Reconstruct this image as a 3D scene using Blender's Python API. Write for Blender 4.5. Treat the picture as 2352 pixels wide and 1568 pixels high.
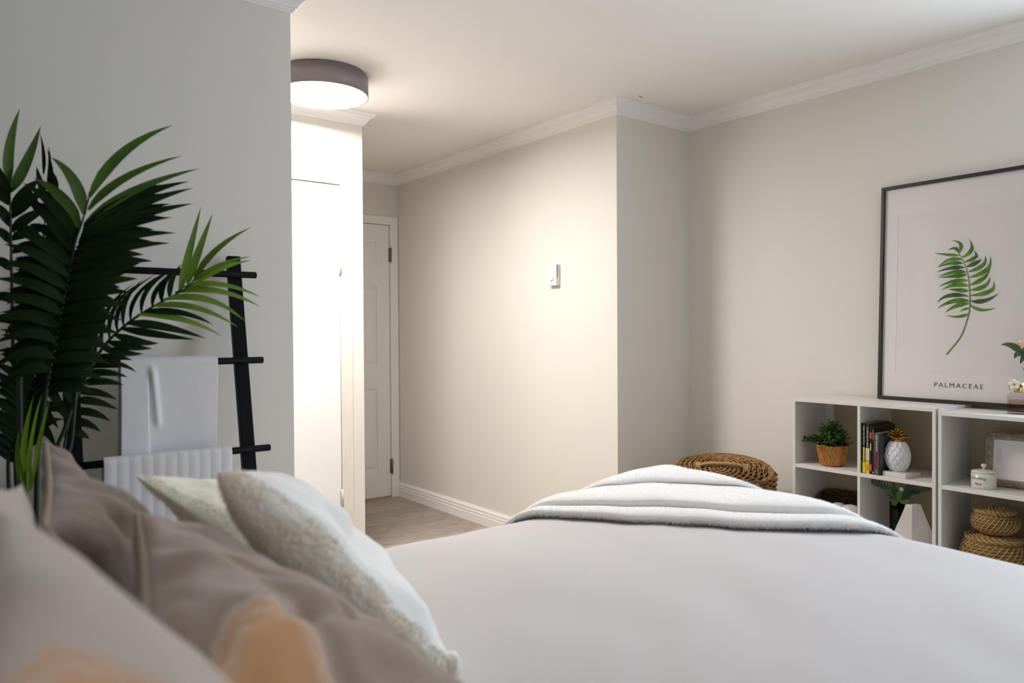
import bpy, bmesh, math, random
from math import sin, cos, pi, radians
from mathutils import Vector, Matrix, noise
random.seed(7)
S = bpy.context.scene
C = S.collection
for o in list(bpy.data.objects): bpy.data.objects.remove(o)

# ------------------------------------------------------------------ camera
YAW, PITCH, ROLL, FPX, CAMH = 0.65782, -0.0117707, -0.0057253, 1709.79, 1.2
_d = Vector((sin(YAW)*cos(PITCH), cos(YAW)*cos(PITCH), sin(PITCH)))
_r0 = Vector((cos(YAW), -sin(YAW), 0)); _u0 = _r0.cross(_d)
_r = _r0*cos(ROLL) + _u0*sin(ROLL); _u = -_r0*sin(ROLL) + _u0*cos(ROLL)
CAM = Vector((0, 0, CAMH))
cam = bpy.data.cameras.new('camera'); camo = bpy.data.objects.new('camera', cam); C.objects.link(camo)
cam.sensor_width = 36; cam.lens = FPX/2352*36; cam.clip_start = .02
m = Matrix((_r, _u, -_d)).transposed().to_4x4(); m.translation = CAM; camo.matrix_world = m
cam.dof.use_dof = True; cam.dof.focus_distance = 3.3; cam.dof.aperture_fstop = 3.0
S.camera = camo
# ------------------------------------------------------------------ light, exposure
S.view_settings.view_transform = 'Standard'; S.view_settings.look = 'None'
S.view_settings.gamma = 1; S.view_settings.use_curve_mapping = False
S.view_settings.exposure = 0.36
LAMP_E = 99.0
W = bpy.data.worlds.new('sky'); S.world = W; W.use_nodes = True
W.node_tree.nodes['Background'].inputs[0].default_value = (.62, .78, 1, 1)
W.node_tree.nodes['Background'].inputs[1].default_value = .5
def area(name, loc, rot, sx, sy, power, col):
    l = bpy.data.lights.new(name, 'AREA'); l.shape = 'RECTANGLE'; l.size = sx; l.size_y = sy; l.energy = power; l.color = col
    o = bpy.data.objects.new(name, l); C.objects.link(o); o.location = loc; o.rotation_euler = rot
    return o
area('window_daylight', (3.40, .20, 1.52), (0, radians(90), 0), 1.1, 1.0, 34, (.72, .855, 1.0))
S.cycles.use_denoising = True
S.cycles.max_bounces = 10; S.cycles.diffuse_bounces = 6

# ------------------------------------------------------------------ placing: a pixel of the photo to a point on a plane of the room
def ray(px, py): return (_r*(px-1176) - _u*(py-784))/FPX + _d
def on(px, py, ax, val):
    v = ray(px, py); i = 'xyz'.index(ax)
    return CAM + v*((val-CAM[i])/v[i])
def onplane(px, py, p0, n):
    v = ray(px, py); return CAM + v*((p0-CAM).dot(n)/v.dot(n))

# ------------------------------------------------------------------ materials
def mat(name, col, rough=.6, metal=0, var=0, vscale=8, bump=0, bscale=60, sheen=0, spec=.5, col2=None, detail=4, stretch=None, coat=0, rnd=0, subsurf=0, trans=0):
    M = bpy.data.materials.new(name); M.use_nodes = True
    nt = M.node_tree; b = nt.nodes['Principled BSDF']; L = nt.links.new
    c4 = (*col, 1)
    b.inputs['Base Color'].default_value = c4; b.inputs['Roughness'].default_value = rough
    b.inputs['Metallic'].default_value = metal; b.inputs['Specular IOR Level'].default_value = spec
    if sheen: b.inputs['Sheen Weight'].default_value = sheen
    if coat: b.inputs['Coat Weight'].default_value = coat
    if trans: b.inputs['Transmission Weight'].default_value = trans
    tc = nt.nodes.new('ShaderNodeTexCoord'); vec = tc.outputs['Object']
    if stretch:
        mp = nt.nodes.new('ShaderNodeMapping'); mp.inputs['Scale'].default_value = stretch
        L(vec, mp.inputs[0]); vec = mp.outputs[0]
    if var or col2:
        n = nt.nodes.new('ShaderNodeTexNoise'); n.inputs['Scale'].default_value = vscale; n.inputs['Detail'].default_value = detail
        L(vec, n.inputs['Vector'])
        cr = nt.nodes.new('ShaderNodeValToRGB')
        cr.color_ramp.elements[0].position = .3; cr.color_ramp.elements[1].position = .7
        if col2: a, e = c4, (*col2, 1)
        else: a = (*[max(0, x*(1-var)) for x in col], 1); e = (*[min(1, x*(1+var)) for x in col], 1)
        cr.color_ramp.elements[0].color = a; cr.color_ramp.elements[1].color = e
        L(n.outputs[0], cr.inputs[0]); out = cr.outputs[0]
        if rnd:
            oi = nt.nodes.new('ShaderNodeObjectInfo'); mr = nt.nodes.new('ShaderNodeMapRange')
            mr.inputs[3].default_value = 1-rnd; mr.inputs[4].default_value = 1+rnd
            L(oi.outputs['Random'], mr.inputs[0])
            mx = nt.nodes.new('ShaderNodeVectorMath'); mx.operation = 'SCALE'
            L(out, mx.inputs[0]); L(mr.outputs[0], mx.inputs['Scale']); out = mx.outputs[0]
        L(out, b.inputs['Base Color'])
    if bump:
        n2 = nt.nodes.new('ShaderNodeTexNoise'); n2.inputs['Scale'].default_value = bscale; n2.inputs['Detail'].default_value = 3
        L(vec, n2.inputs['Vector'])
        bp = nt.nodes.new('ShaderNodeBump'); bp.inputs['Strength'].default_value = bump; bp.inputs['Distance'].default_value = .01
        L(n2.outputs[0], bp.inputs['Height']); L(bp.outputs[0], b.inputs['Normal'])
    return M
M = {}
M['wall'] = mat('wall_paint', (.775, .752, .70), .75, bump=.04, bscale=220, spec=.25)
M['bounce_cut'] = mat('bounce_cut_grey', (.34, .34, .33), .8, bump=.04, bscale=220, spec=.2)  # for the unseen head wall, greyed to cut bounced light on the left
M['ceil'] = mat('ceiling_paint', (.90, .875, .84), .85, bump=.04, bscale=200, spec=.2)
M['trim'] = mat('white_trim_paint', (.91, .895, .875), .45)
M['door'] = mat('white_door_paint', (.88, .875, .87), .4)
M['bare'] = mat('worn_door_edge_paint', (.80, .77, .71), .6, col2=(.76, .71, .63), vscale=14, stretch=(3, 3, .8))
M['plank'] = mat('grey_oak_plank', (.22, .18, .152), .42, col2=(.55, .475, .415), vscale=7, stretch=(1.4, 16, 6), detail=8, rnd=.16, bump=.08, bscale=30)
M['floorbase'] = mat('dark_plank_joint', (.05, .04, .035), .8)
M['shelf'] = mat('white_laminate', (.76, .73, .695), .4)
M['sback'] = mat('beige_hardboard_back', (.50, .42, .29), .6)
M['black'] = mat('black_painted_wood', (.003, .0035, .006), .5, var=.2, spec=.12)
M['frame'] = mat('black_brown_frame', (.016, .010, .008), .4, var=.25, vscale=30, stretch=(1, 6, 6))
M['paper'] = mat('white_print_paper', (.88, .84, .83), .6)
M['matboard'] = mat('white_mat_board', (.90, .86, .85), .7)
M['ink'] = mat('black_ink', (.02, .02, .022), .6)
M['pgreen'] = mat('watercolour_green', (.05, .17, .015), .7, col2=(.20, .42, .03), vscale=26)
M['pdark'] = mat('watercolour_dark_green', (.05, .085, .05), .7, col2=(.09, .18, .05), vscale=30)
M['pstem'] = mat('watercolour_olive', (.16, .25, .05), .7)
M['duvet'] = mat('white_cotton_duvet', (.575, .55, .55), .85, var=.02, vscale=3, bump=.05, bscale=90, sheen=.2)
M['sheet'] = mat('pale_lilac_sheet', (.66, .65, .70), .85, bump=.06, bscale=200)
M['throw'] = mat('white_plush', (.90, .885, .875), .95, var=.02, vscale=40, bump=.12, bscale=260, sheen=.6)
M['fur'] = mat('cream_fur', (.86, .80, .66), .95, var=.05, vscale=24, bump=.15, bscale=120, sheen=.6)
M['furs'] = mat('speckled_cream_fur', (.90, .87, .81), .95, col2=(.80, .68, .54), vscale=34, detail=6, bump=.4, bscale=120, sheen=.4)
M['furpile'] = mat('cream_fur_pile', (.84, .78, .65), .9, var=.08, vscale=20)
M['furw'] = mat('white_fur_face', (.88, .87, .83), .95, var=.03, vscale=24, bump=.1, bscale=120, sheen=.6)
M['taupe'] = mat('taupe_linen', (.215, .152, .115), .85, var=.1, vscale=60, bump=.2, bscale=300, sheen=.3)
M['greige'] = mat('greige_linen', (.43, .35, .295), .85, var=.06, vscale=60, bump=.15, bscale=300, sheen=.3)
M['piping'] = mat('taupe_piping', (.33, .26, .205), .8, bump=.2, bscale=300)
M['linen'] = mat('white_pillowcase', (.70, .67, .68), .85, bump=.1, bscale=200)
M['towel'] = mat('white_cotton_towel', (.78, .77, .80), .9, var=.02, bump=.15, bscale=350, sheen=.3)
M['lampmetal'] = mat('grey_lamp_metal', (.23, .20, .215), .45, metal=.1)
M['brass'] = mat('aged_brass', (.30, .21, .10), .4, metal=.9, var=.25, vscale=60)
M['painted_hinge'] = mat('painted_hinge', (.66, .60, .50), .4, metal=.2)
M['plastic'] = mat('white_plastic', (.80, .79, .79), .4)
M['slot'] = mat('dark_slot', (.25, .23, .22), .7)
M['leaf_shade'] = mat('shaded_palm_leaf', (.0035, .0105, .002), .65, spec=.10, col2=(.008, .021, .003), vscale=14, rnd=.3)  # shade among the inner fronds put into the leaf colour
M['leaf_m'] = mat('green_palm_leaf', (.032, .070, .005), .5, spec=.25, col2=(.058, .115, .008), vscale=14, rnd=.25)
M['leaf_l'] = mat('lit_and_young_palm_leaf', (.085, .165, .007), .42, col2=(.14, .24, .012), vscale=14, spec=.3, rnd=.2)  # daylight on the arching frond put into the colour; young shoots share it
M['stem'] = mat('palm_stem', (.007, .020, .006), .4, var=.3, vscale=10)
M['pot_p'] = mat('black_nursery_pot', (.02, .02, .022), .6)
M['soil'] = mat('dark_soil', (.02, .014, .01), .95, bump=.6, bscale=80)
M['wicker'] = mat('brown_wicker', (.16, .070, .016), .5, col2=(.44, .235, .075), vscale=35, detail=6)
M['wickerd'] = mat('dark_wicker', (.05, .025, .009), .55, col2=(.13, .066, .025), vscale=35)
M['rope'] = mat('golden_rope', (.36, .22, .065), .6, col2=(.56, .38, .14), vscale=60)
M['bamboo'] = mat('woven_bamboo', (.25, .085, .012), .5, col2=(.50, .21, .045), vscale=40)
M['seagrass'] = mat('seagrass', (.16, .078, .018), .6, col2=(.36, .20, .055), vscale=45, stretch=(1, 1, 3))
M['raffia'] = mat('raffia_stitch', (.62, .47, .24), .6, var=.15, vscale=40)
M['bush'] = mat('bush_leaf', (.030, .095, .012), .5, col2=(.12, .27, .03), vscale=45)
M['bushd'] = mat('dark_bush_leaf', (.010, .034, .012), .5, col2=(.026, .075, .02), vscale=30)
M['ceramic'] = mat('white_glazed_ceramic', (.74, .73, .74), .18, coat=.4)
M['cream_cer'] = mat('cream_glazed_ceramic', (.70, .65, .57), .25, coat=.3)
M['marble'] = mat('white_marble', (.74, .71, .68), .35, col2=(.58, .545, .50), vscale=6, detail=8)
M['gold'] = mat('polished_gold', (.48, .31, .05), .25, metal=1)
M['kraft'] = mat('silver_gilt_carving', (.26, .21, .15), .45, col2=(.44, .38, .29), vscale=70, metal=.3, bump=.5, bscale=120)
M['glassy'] = mat('dark_green_glass', (.045, .05, .04), .08, spec=.6)
M['petal_w'] = mat('white_petal', (.80, .77, .72), .4)
M['rose'] = mat('peach_rose_petal', (.86, .68, .42), .7, col2=(.88, .62, .48), vscale=16)
M['rosep'] = mat('pink_rose_petal', (.84, .55, .50), .7, var=.1)
M['rleaf'] = mat('rose_leaf', (.022, .05, .016), .5, col2=(.045, .085, .03), vscale=20)
M['bk'] = mat('black_book_cover', (.012, .011, .011), .4)
M['pages'] = mat('book_pages', (.50, .42, .30), .8, var=.15, vscale=80, stretch=(30, 1, 1))
M['yellow'] = mat('yellow_sticker', (.72, .58, .02), .5)
M['amber'] = mat('amber_sticker', (.78, .47, .02), .5)
M['red'] = mat('red_block', (.75, .06, .03), .5)
M['creamp'] = mat('cream_label', (.66, .58, .44), .6)
M['greybk'] = mat('smoky_grey_cover', (.03, .029, .029), .35, col2=(.11, .105, .10), vscale=22)
M['maroon'] = mat('dark_red_print', (.16, .025, .018), .5, var=.3, vscale=60)
M['whiteink'] = mat('white_ink', (.80, .78, .74), .6)
M['goldink'] = mat('cream_ink', (.78, .68, .48), .6)
M['chip'] = mat('bare_wood_chip', (.48, .30, .10), .8)
def emit(name, col, s):
    m_ = bpy.data.materials.new(name); m_.use_nodes = True
    b = m_.node_tree.nodes['Principled BSDF']; b.inputs['Base Color'].default_value = (.9, .9, .9, 1)
    b.inputs['Emission Color'].default_value = (*col, 1); b.inputs['Emission Strength'].default_value = s
    return m_
M['diffuser'] = emit('lit_diffuser', (1, .925, .87), LAMP_E)
def pane_mat(name, fac, tint=(1, 1, 1), rough=.02):
    m_ = bpy.data.materials.new(name); m_.use_nodes = True; nt = m_.node_tree
    nt.nodes.clear(); o = nt.nodes.new('ShaderNodeOutputMaterial'); mx = nt.nodes.new('ShaderNodeMixShader')
    t = nt.nodes.new('ShaderNodeBsdfTransparent'); t.inputs[0].default_value = (*tint, 1)
    g = nt.nodes.new('ShaderNodeBsdfGlossy'); g.inputs['Roughness'].default_value = rough
    f = nt.nodes.new('ShaderNodeFresnel'); f.inputs[0].default_value = fac
    nt.links.new(f.outputs[0], mx.inputs[0]); nt.links.new(t.outputs[0], mx.inputs[1]); nt.links.new(g.outputs[0], mx.inputs[2])
    nt.links.new(mx.outputs[0], o.inputs[0]); return m_
M['pane'] = pane_mat('picture_glass', 1.25)
M['bottle'] = pane_mat('clear_glass', 1.5, (.93, .90, .89))
M['liquid'] = pane_mat('pale_pink_perfume', 1.2, (.93, .80, .72))
M['vaseglass'] = pane_mat('smoky_vase_glass', 1.45, (.50, .53, .45))
# stitched pillow print: an orange patch on linen, painted in the pillow's own coordinates (u, v)
def print_mat(name, base, cx, cy, rx, ry, edge=(.42, .40, .42)):
    m_ = mat(name, base, .85, bump=.15, bscale=300, sheen=.3); nt = m_.node_tree; L = nt.links.new; b = nt.nodes['Principled BSDF']
    at = nt.nodes.new('ShaderNodeUVMap'); sp = nt.nodes.new('ShaderNodeSeparateXYZ'); L(at.outputs[0], sp.inputs[0])
    nz = nt.nodes.new('ShaderNodeTexNoise'); nz.inputs['Scale'].default_value = 8; L(at.outputs[0], nz.inputs['Vector'])
    def mth(op, a, c):
        n = nt.nodes.new('ShaderNodeMath'); n.operation = op
        for i, v in enumerate((a, c)):
            if hasattr(v, 'links') or not isinstance(v, (int, float)): L(v, n.inputs[i])
            else: n.inputs[i].default_value = v
        return n.outputs[0]
    dx = mth('DIVIDE', mth('SUBTRACT', sp.outputs[0], cx), rx); dy = mth('DIVIDE', mth('SUBTRACT', sp.outputs[1], cy), ry)
    d = mth('ADD', mth('ADD', mth('MULTIPLY', dx, dx), mth('MULTIPLY', dy, dy)), mth('MULTIPLY', mth('SUBTRACT', nz.outputs[0], .5), 1.9))
    cr = nt.nodes.new('ShaderNodeValToRGB'); e = cr.color_ramp.elements
    e[0].position = .0; e[0].color = (.48, .23, .09, 1); e[1].position = 1; e[1].color = (*base, 1)
    for p_, c_ in ((.35, (.48, .25, .11)), (.55, (.50, .34, .24)), (.62, (.47, .24, .10)), (.8, (.46, .30, .20)), (.9, (.45, .35, .29))):
        n_ = e.new(p_); n_.color = (*c_, 1)
    L(d, cr.inputs[0]); L(cr.outputs[0], b.inputs['Base Color']); return m_

# ------------------------------------------------------------------ mesh helpers
class MB:
    def __init__(s): s.v = []; s.f = []; s.sm = []; s.uv = {}
    def add(s, vs, fs, smooth=False):
        k = len(s.v); s.v += [Vector(v) for v in vs]; s.f += [tuple(i+k for i in f) for f in fs]; s.sm += [smooth]*len(fs); return s
    def box(s, a, b, mtx=None, bev=0):
        (x0, y0, z0), (x1, y1, z1) = [min(p, q) for p, q in zip(a, b)], [max(p, q) for p, q in zip(a, b)]
        if bev:
            bm = bmesh.new(); bmesh.ops.create_cube(bm, size=1)
            for v in bm.verts: v.co = Vector((x0+(v.co.x+.5)*(x1-x0), y0+(v.co.y+.5)*(y1-y0), z0+(v.co.z+.5)*(z1-z0)))
            bmesh.ops.bevel(bm, geom=bm.edges[:], offset=bev, segments=2, profile=.5, affect='EDGES', clamp_overlap=True)
            bm.verts.ensure_lookup_table(); bm.verts.index_update()
            vs = [v.co.copy() for v in bm.verts]; fs = [[v.index for v in f.verts] for f in bm.faces]; bm.free()
        else:
            vs = [Vector(p) for p in ((x0,y0,z0),(x1,y0,z0),(x1,y1,z0),(x0,y1,z0),(x0,y0,z1),(x1,y0,z1),(x1,y1,z1),(x0,y1,z1))]
            fs = [(0,3,2,1),(4,5,6,7),(0,1,5,4),(1,2,6,5),(2,3,7,6),(3,0,4,7)]
        if mtx: vs = [mtx @ v for v in vs]
        return s.add(vs, fs)
    def tube(s, pts, rad, n=8, cap=True, closed=False):
        pts = [Vector(p) for p in pts]; N = len(pts); R = rad if hasattr(rad, '__len__') else [rad]*N
        vs = []; up = None
        for i, p in enumerate(pts):
            t = (pts[(i+1) % N]-pts[i-1]) if closed else (pts[min(i+1, N-1)]-pts[max(i-1, 0)])
            t.normalize()
            if up is None: up = t.orthogonal().normalized()
            else:
                up = up - t*up.dot(t)
                up = up.normalized() if up.length > 1e-6 else t.orthogonal().normalized()
            w = t.cross(up)
            for k in range(n): vs.append(p + (up*cos(2*pi*k/n) + w*sin(2*pi*k/n))*R[i])
        fs = []
        for i in range(N if closed else N-1):
            j = (i+1) % N
            for k in range(n): fs.append((i*n+k, i*n+(k+1) % n, j*n+(k+1) % n, j*n+k))
        if cap and not closed: fs += [tuple(range(n))[::-1], tuple(range((N-1)*n, N*n))]
        return s.add(vs, fs, True)
    def lathe(s, prof, c=(0, 0, 0), n=40, fr=None, cap=True):
        c = Vector(c); vs = []; N = len(prof)
        for i, (r, z) in enumerate(prof):
            for k in range(n):
                a = 2*pi*k/n; rr = r if fr is None else fr(r, z, a)
                vs.append(c+Vector((rr*cos(a), rr*sin(a), z)))
        fs = [(i*n+k, i*n+(k+1) % n, (i+1)*n+(k+1) % n, (i+1)*n+k) for i in range(N-1) for k in range(n)]
        if cap:
            if prof[0][0] > 1e-5: fs.append(tuple(range(n))[::-1])
            if prof[-1][0] > 1e-5: fs.append(tuple(range((N-1)*n, N*n)))
        return s.add(vs, fs, True)
    def grid(s, fn, nu, nv, closed_u=False):
        vs = [fn(i/nu, j/nv) for j in range(nv+1) for i in range(nu+1)]
        fs = [(j*(nu+1)+i, j*(nu+1)+i+1, (j+1)*(nu+1)+i+1, (j+1)*(nu+1)+i) for j in range(nv) for i in range(nu)]
        return s.add(vs, fs, True)
    def leaf(s, a, c, b, w, nrm, seg=6, fold=.25, thick=0):
        """strip leaf from a through control c to b, widest in the middle"""
        a, b, c, nrm = Vector(a), Vector(b), Vector(c), Vector(nrm); vs = []
        for i in range(seg+1):
            t = i/seg; p = a*(1-t)**2+c*2*t*(1-t)+b*t*t; tg = ((c-a)*(1-t)+(b-c)*t)
            if tg.length < 1e-7: tg = b-a
            tg.normalize(); sd = tg.cross(nrm)
            sd = sd.normalized() if sd.length > 1e-5 else tg.orthogonal().normalized()
            up = sd.cross(tg)
            ww = w*(min(1, (t+.04)/.28)**.6)*(1-max(0, (t-.28)/.72)**1.9) if i < seg else 0
            vs += [p-sd*ww+up*fold*ww, p, p+sd*ww+up*fold*ww]
        fs = []
        for i in range(seg):
            k = i*3; fs += [(k, k+1, k+4, k+3), (k+1, k+2, k+5, k+4)]
        return s.add(vs, fs, True)
def wpos(o):
    p = Vector()
    while o: p += o.location; o = o.parent
    return p
def mk(name, mb, m_, parent=None, origin=None, mats=None):
    me = bpy.data.meshes.new(name)
    if parent is not None: off = wpos(parent)
    elif origin is not None: off = Vector(origin)
    else:
        xs = [v.x for v in mb.v]; ys = [v.y for v in mb.v]; off = Vector(((min(xs)+max(xs))/2, (min(ys)+max(ys))/2, min(v.z for v in mb.v)))
    me.from_pydata([v-off for v in mb.v], [], mb.f)
    me.polygons.foreach_set('use_smooth', mb.sm); me.update()
    for x in (mats or [m_]): me.materials.append(x)
    o = bpy.data.objects.new(name, me); C.objects.link(o)
    if parent is not None: o.parent = parent
    else: o.location = off
    return o
def tag(o, label, cat=None, group=None):
    o['label'] = label
    if cat: o['category'] = cat
    if group: o['group'] = group
    return o
def thing(name, label, cat, loc, group=None):
    o = bpy.data.objects.new(name, None); o.empty_display_size = .1; C.objects.link(o); o.location = loc
    return tag(o, label, cat, group)
def struct(o): o['kind'] = 'structure'; return o
def text(txt, size, p, xa, ya, m_, parent, name='lettering', spacing=1.0, align='CENTER', fit=None, shear=0, thin=0):
    cu = bpy.data.curves.new('t', 'FONT'); cu.body = txt; cu.size = size; cu.align_x = align; cu.align_y = 'CENTER'; cu.space_character = spacing; cu.shear = shear; cu.resolution_u = 3; cu.offset = thin
    to = bpy.data.objects.new('t', cu); C.objects.link(to); bpy.context.view_layer.update()
    me = bpy.data.meshes.new_from_object(to.evaluated_get(bpy.context.evaluated_depsgraph_get()))
    bpy.data.objects.remove(to); bpy.data.curves.remove(cu)
    vs = [v.co.copy() for v in me.vertices]; fs = [tuple(f.vertices) for f in me.polygons]; bpy.data.meshes.remove(me)
    w = max(v.x for v in vs)-min(v.x for v in vs); k = (fit/w) if fit else 1
    xa = Vector(xa).normalized(); ya = Vector(ya).normalized(); mb = MB()
    mb.add([Vector(p)+xa*v.x*k+ya*v.y for v in vs], fs)
    return mk(name, mb, m_, parent)
def sweep(path, prof, side=1):
    """profile (d = distance out from the wall, z) along a plan path with mitred corners; side=1: room on the right of the path"""
    P = [Vector((x, y, 0)) for x, y in path]; rows = []
    for i, p in enumerate(P):
        ns = []
        if i > 0: d = (P[i]-P[i-1]).normalized(); ns.append(Vector((d.y, -d.x, 0))*side)
        if i < len(P)-1: d = (P[i+1]-P[i]).normalized(); ns.append(Vector((d.y, -d.x, 0))*side)
        n = ns[0] if len(ns) == 1 else (ns[0]+ns[1])/(1+ns[0].dot(ns[1]))
        rows.append([p+n*d_+Vector((0, 0, z)) for d_, z in prof])
    mb = MB(); K = len(prof); vs = [v for r in rows for v in r]; fs = []
    for i in range(len(P)-1):
        for k in range(K): k2 = (k+1) % K; fs.append((i*K+k, i*K+k2, (i+1)*K+k2, (i+1)*K+k))
    fs += [tuple(range(K))[::-1], tuple(range((len(P)-1)*K, len(P)*K))]
    mb.add(vs, fs); return mb

# ------------------------------------------------------------------ the room
CE = 2.353
XH, Y3, Y4, XR, Y2, Y1, XC, XL = 2.699, 4.865, 2.63, 3.255, 3.58, 2.463, 1.779, .961
XW, YW = -.8, -1.2
def wall(name, *boxes, m_='wall'):
    mb = MB()
    for a, b in boxes: mb.box(a, b)
    return struct(mk(name, mb, M[m_]))
wall('wall_left', ((XW, Y1, 0), (XL, Y1+.12, CE)))
DX0, DX1, DZ = .89, 1.652, 1.968            # closet door opening
wall('wall_closet', ((XW, Y2, 0), (DX0, Y2+.1, CE)), ((DX1, Y2, 0), (XC, Y2+.1, CE)), ((DX0, Y2, DZ), (DX1, Y2+.1, CE)))
wall('wall_hall_left', ((XC-.1, Y2+.1, 0), (XC, Y3+.1, CE)))
BX0, BX1, BZ = 1.87, 2.632, 1.993           # back door opening
wall('wall_back', ((XC, Y3, 0), (BX0, Y3+.1, CE)), ((BX1, Y3, 0), (XH, Y3+.1, CE)), ((BX0, Y3, BZ), (BX1, Y3+.1, CE)))
wall('wall_hall_right', ((XH, Y4, 0), (XR+.1, Y3+.1, CE)))
WY0, WY1, WZ0, WZ1 = -.35, .75, .95, 2.1      # window beside the shelves, right of the picture
wall('wall_right', ((XR, WY1, 0), (XR+.1, Y4, CE)), ((XR, YW-.12, 0), (XR+.1, WY0, CE)), ((XR, WY0, 0), (XR+.1, WY1, WZ0)), ((XR, WY0, WZ1), (XR+.1, WY1, CE)))
wall('wall_head', ((XW-.1, YW-.12, 0), (XW, Y2+.1, CE)), m_='bounce_cut')
wall('wall_near', ((XW, YW-.12, 0), (XR, YW, CE)))
mb = MB()
for a, b in (((WY0, WZ0), (WY0+.05, WZ1)), ((WY1-.05, WZ0), (WY1, WZ1)), ((WY0+.05, WZ0), (WY1-.05, WZ0+.05)), ((WY0+.05, WZ1-.05), (WY1-.05, WZ1)), ((.18, WZ0+.05), (.22, WZ1-.05))): mb.box((XR+.03, *a), (XR+.09, *b))
struct(mk('window_1', mb, M['trim']))
struct(mk('ceiling', MB().box((XW-.1, YW-.12, CE), (XR+.1, Y3+.1, CE+.1)), M['ceil']))
fl = struct(mk('floor', MB().box((XW-.1, YW-.12, -.1), (XR+.1, Y3+.1, -.012)), M['floorbase']))
# planks, one by one
pw, plen = .15, 1.22; row = 0; y = YW; cache = {}
while y < Y3-.002:
    y1 = min(y+pw, Y3)
    lo, hi = XW, XR
    if y >= Y4-.13: hi = XH
    if y >= Y2-.02: lo = XC
    x = lo-random.uniform(.05, 1.1)
    while x < hi-.01:
        xa, xb = max(x, lo), min(x+plen, hi)
        if xb-xa > .03:
            key = (round(xb-xa, 3), round(y1-y, 3))
            if key not in cache:
                q = MB().box((0, 0, -.012), (key[0]-.0015, key[1]-.0015, 0), bev=.0012)
                o = mk('plank', q, M['plank'], fl); cache[key] = o.data
            else:
                o = bpy.data.objects.new('plank', cache[key]); C.objects.link(o); o.parent = fl
            o.location = Vector((xa, y, 0))-fl.location
            if o.data.users == 1:
                for v in o.data.vertices: v.co += fl.location
        x += plen
    y += pw; row += 1
# crown moulding
CP = [(0, CE), (.058, CE), (.058, CE-.010), (.052, CE-.014), (.049, CE-.019), (.049, CE-.023), (.036, CE-.029), (.026, CE-.038), (.020, CE-.047), (.018, CE-.053), (.013, CE-.054), (.012, CE-.060), (.006, CE-.063), (.005, CE-.067), (0, CE-.067)]
struct(mk('trim_1', sweep([(XC, Y3), (XH, Y3), (XH, Y4), (XR, Y4), (XR, YW)], CP), M['trim']))
struct(mk('trim_2', sweep([(XW, Y2), (XC, Y2), (XC, Y3)], CP), M['trim']))
struct(mk('trim_3', sweep([(XW, Y1), (XL, Y1), (XL, Y1+.12)], CP), M['trim']))
# chipped spot on the crown near the jog
p = on(1471, 222, 'z', CE)
mb = MB(); mb.add([p+Vector((a*.022+b*.001, a*.004+b*.006, -.0012)) for a, b in ((-1, 0), (-.3, -.8), (.5, -1), (1, -.2), (.4, .8), (-.4, .5))]+[p+Vector((a*.022+b*.001, a*.004+b*.006, 0)) for a, b in ((-1, 0), (-.3, -.8), (.5, -1), (1, -.2), (.4, .8), (-.4, .5))], [(0, 1, 2, 3, 4, 5)]+[(i, (i+1) % 6, (i+1) % 6+6, i+6) for i in range(6)])
struct(mk('trim_4', mb, M['chip']))
# baseboards
BP = [(0, 0), (.016, 0), (.016, .052), (.011, .056), (.011, .060), (.015, .064), (.015, .070), (.011, .074), (.011, .079), (.013, .083), (.013, .090), (.006, .098), (.005, .104), (0, .104)]
struct(mk('baseboard_right', sweep([(2.694, Y3), (XH, Y3), (XH, Y4), (XR, Y4), (XR, YW)], BP), M['trim']))
struct(mk('baseboard_left', sweep([(XW, Y1), (XL, Y1), (XL, Y1+.12)], BP), M['trim']))
struct(mk('baseboard_hall', sweep([(1.713, Y2), (XC, Y2), (XC, Y3), (1.80, Y3)], BP), M['trim']))
# closet door
d1 = struct(mk('door_1', MB().box((DX0+.003, Y2+.004, .012), (DX1-.004, Y2+.039, DZ-.005)), M['door']))
mb = MB().box((DX1, Y2-.006, 0), (DX1+.060, Y2, DZ+.058)).box((DX0-.06, Y2-.006, 0), (DX0, Y2, DZ+.058)).box((DX0, Y2-.006, DZ), (DX1, Y2, DZ+.058))
tag(mk('casing', mb, M['bare'], d1), 'flat cream casing with worn paint and nail holes')
for z in (1.55, .35):
    mb = MB().tube([(DX1-.001, Y2-.004, z-.045), (DX1-.001, Y2-.004, z+.045)], .006, 10).box((DX1-.012, Y2-.001, z-.04), (DX1+.012, Y2+.003, z+.04))
    mk('hinge', mb, M['painted_hinge'], d1)
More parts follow.
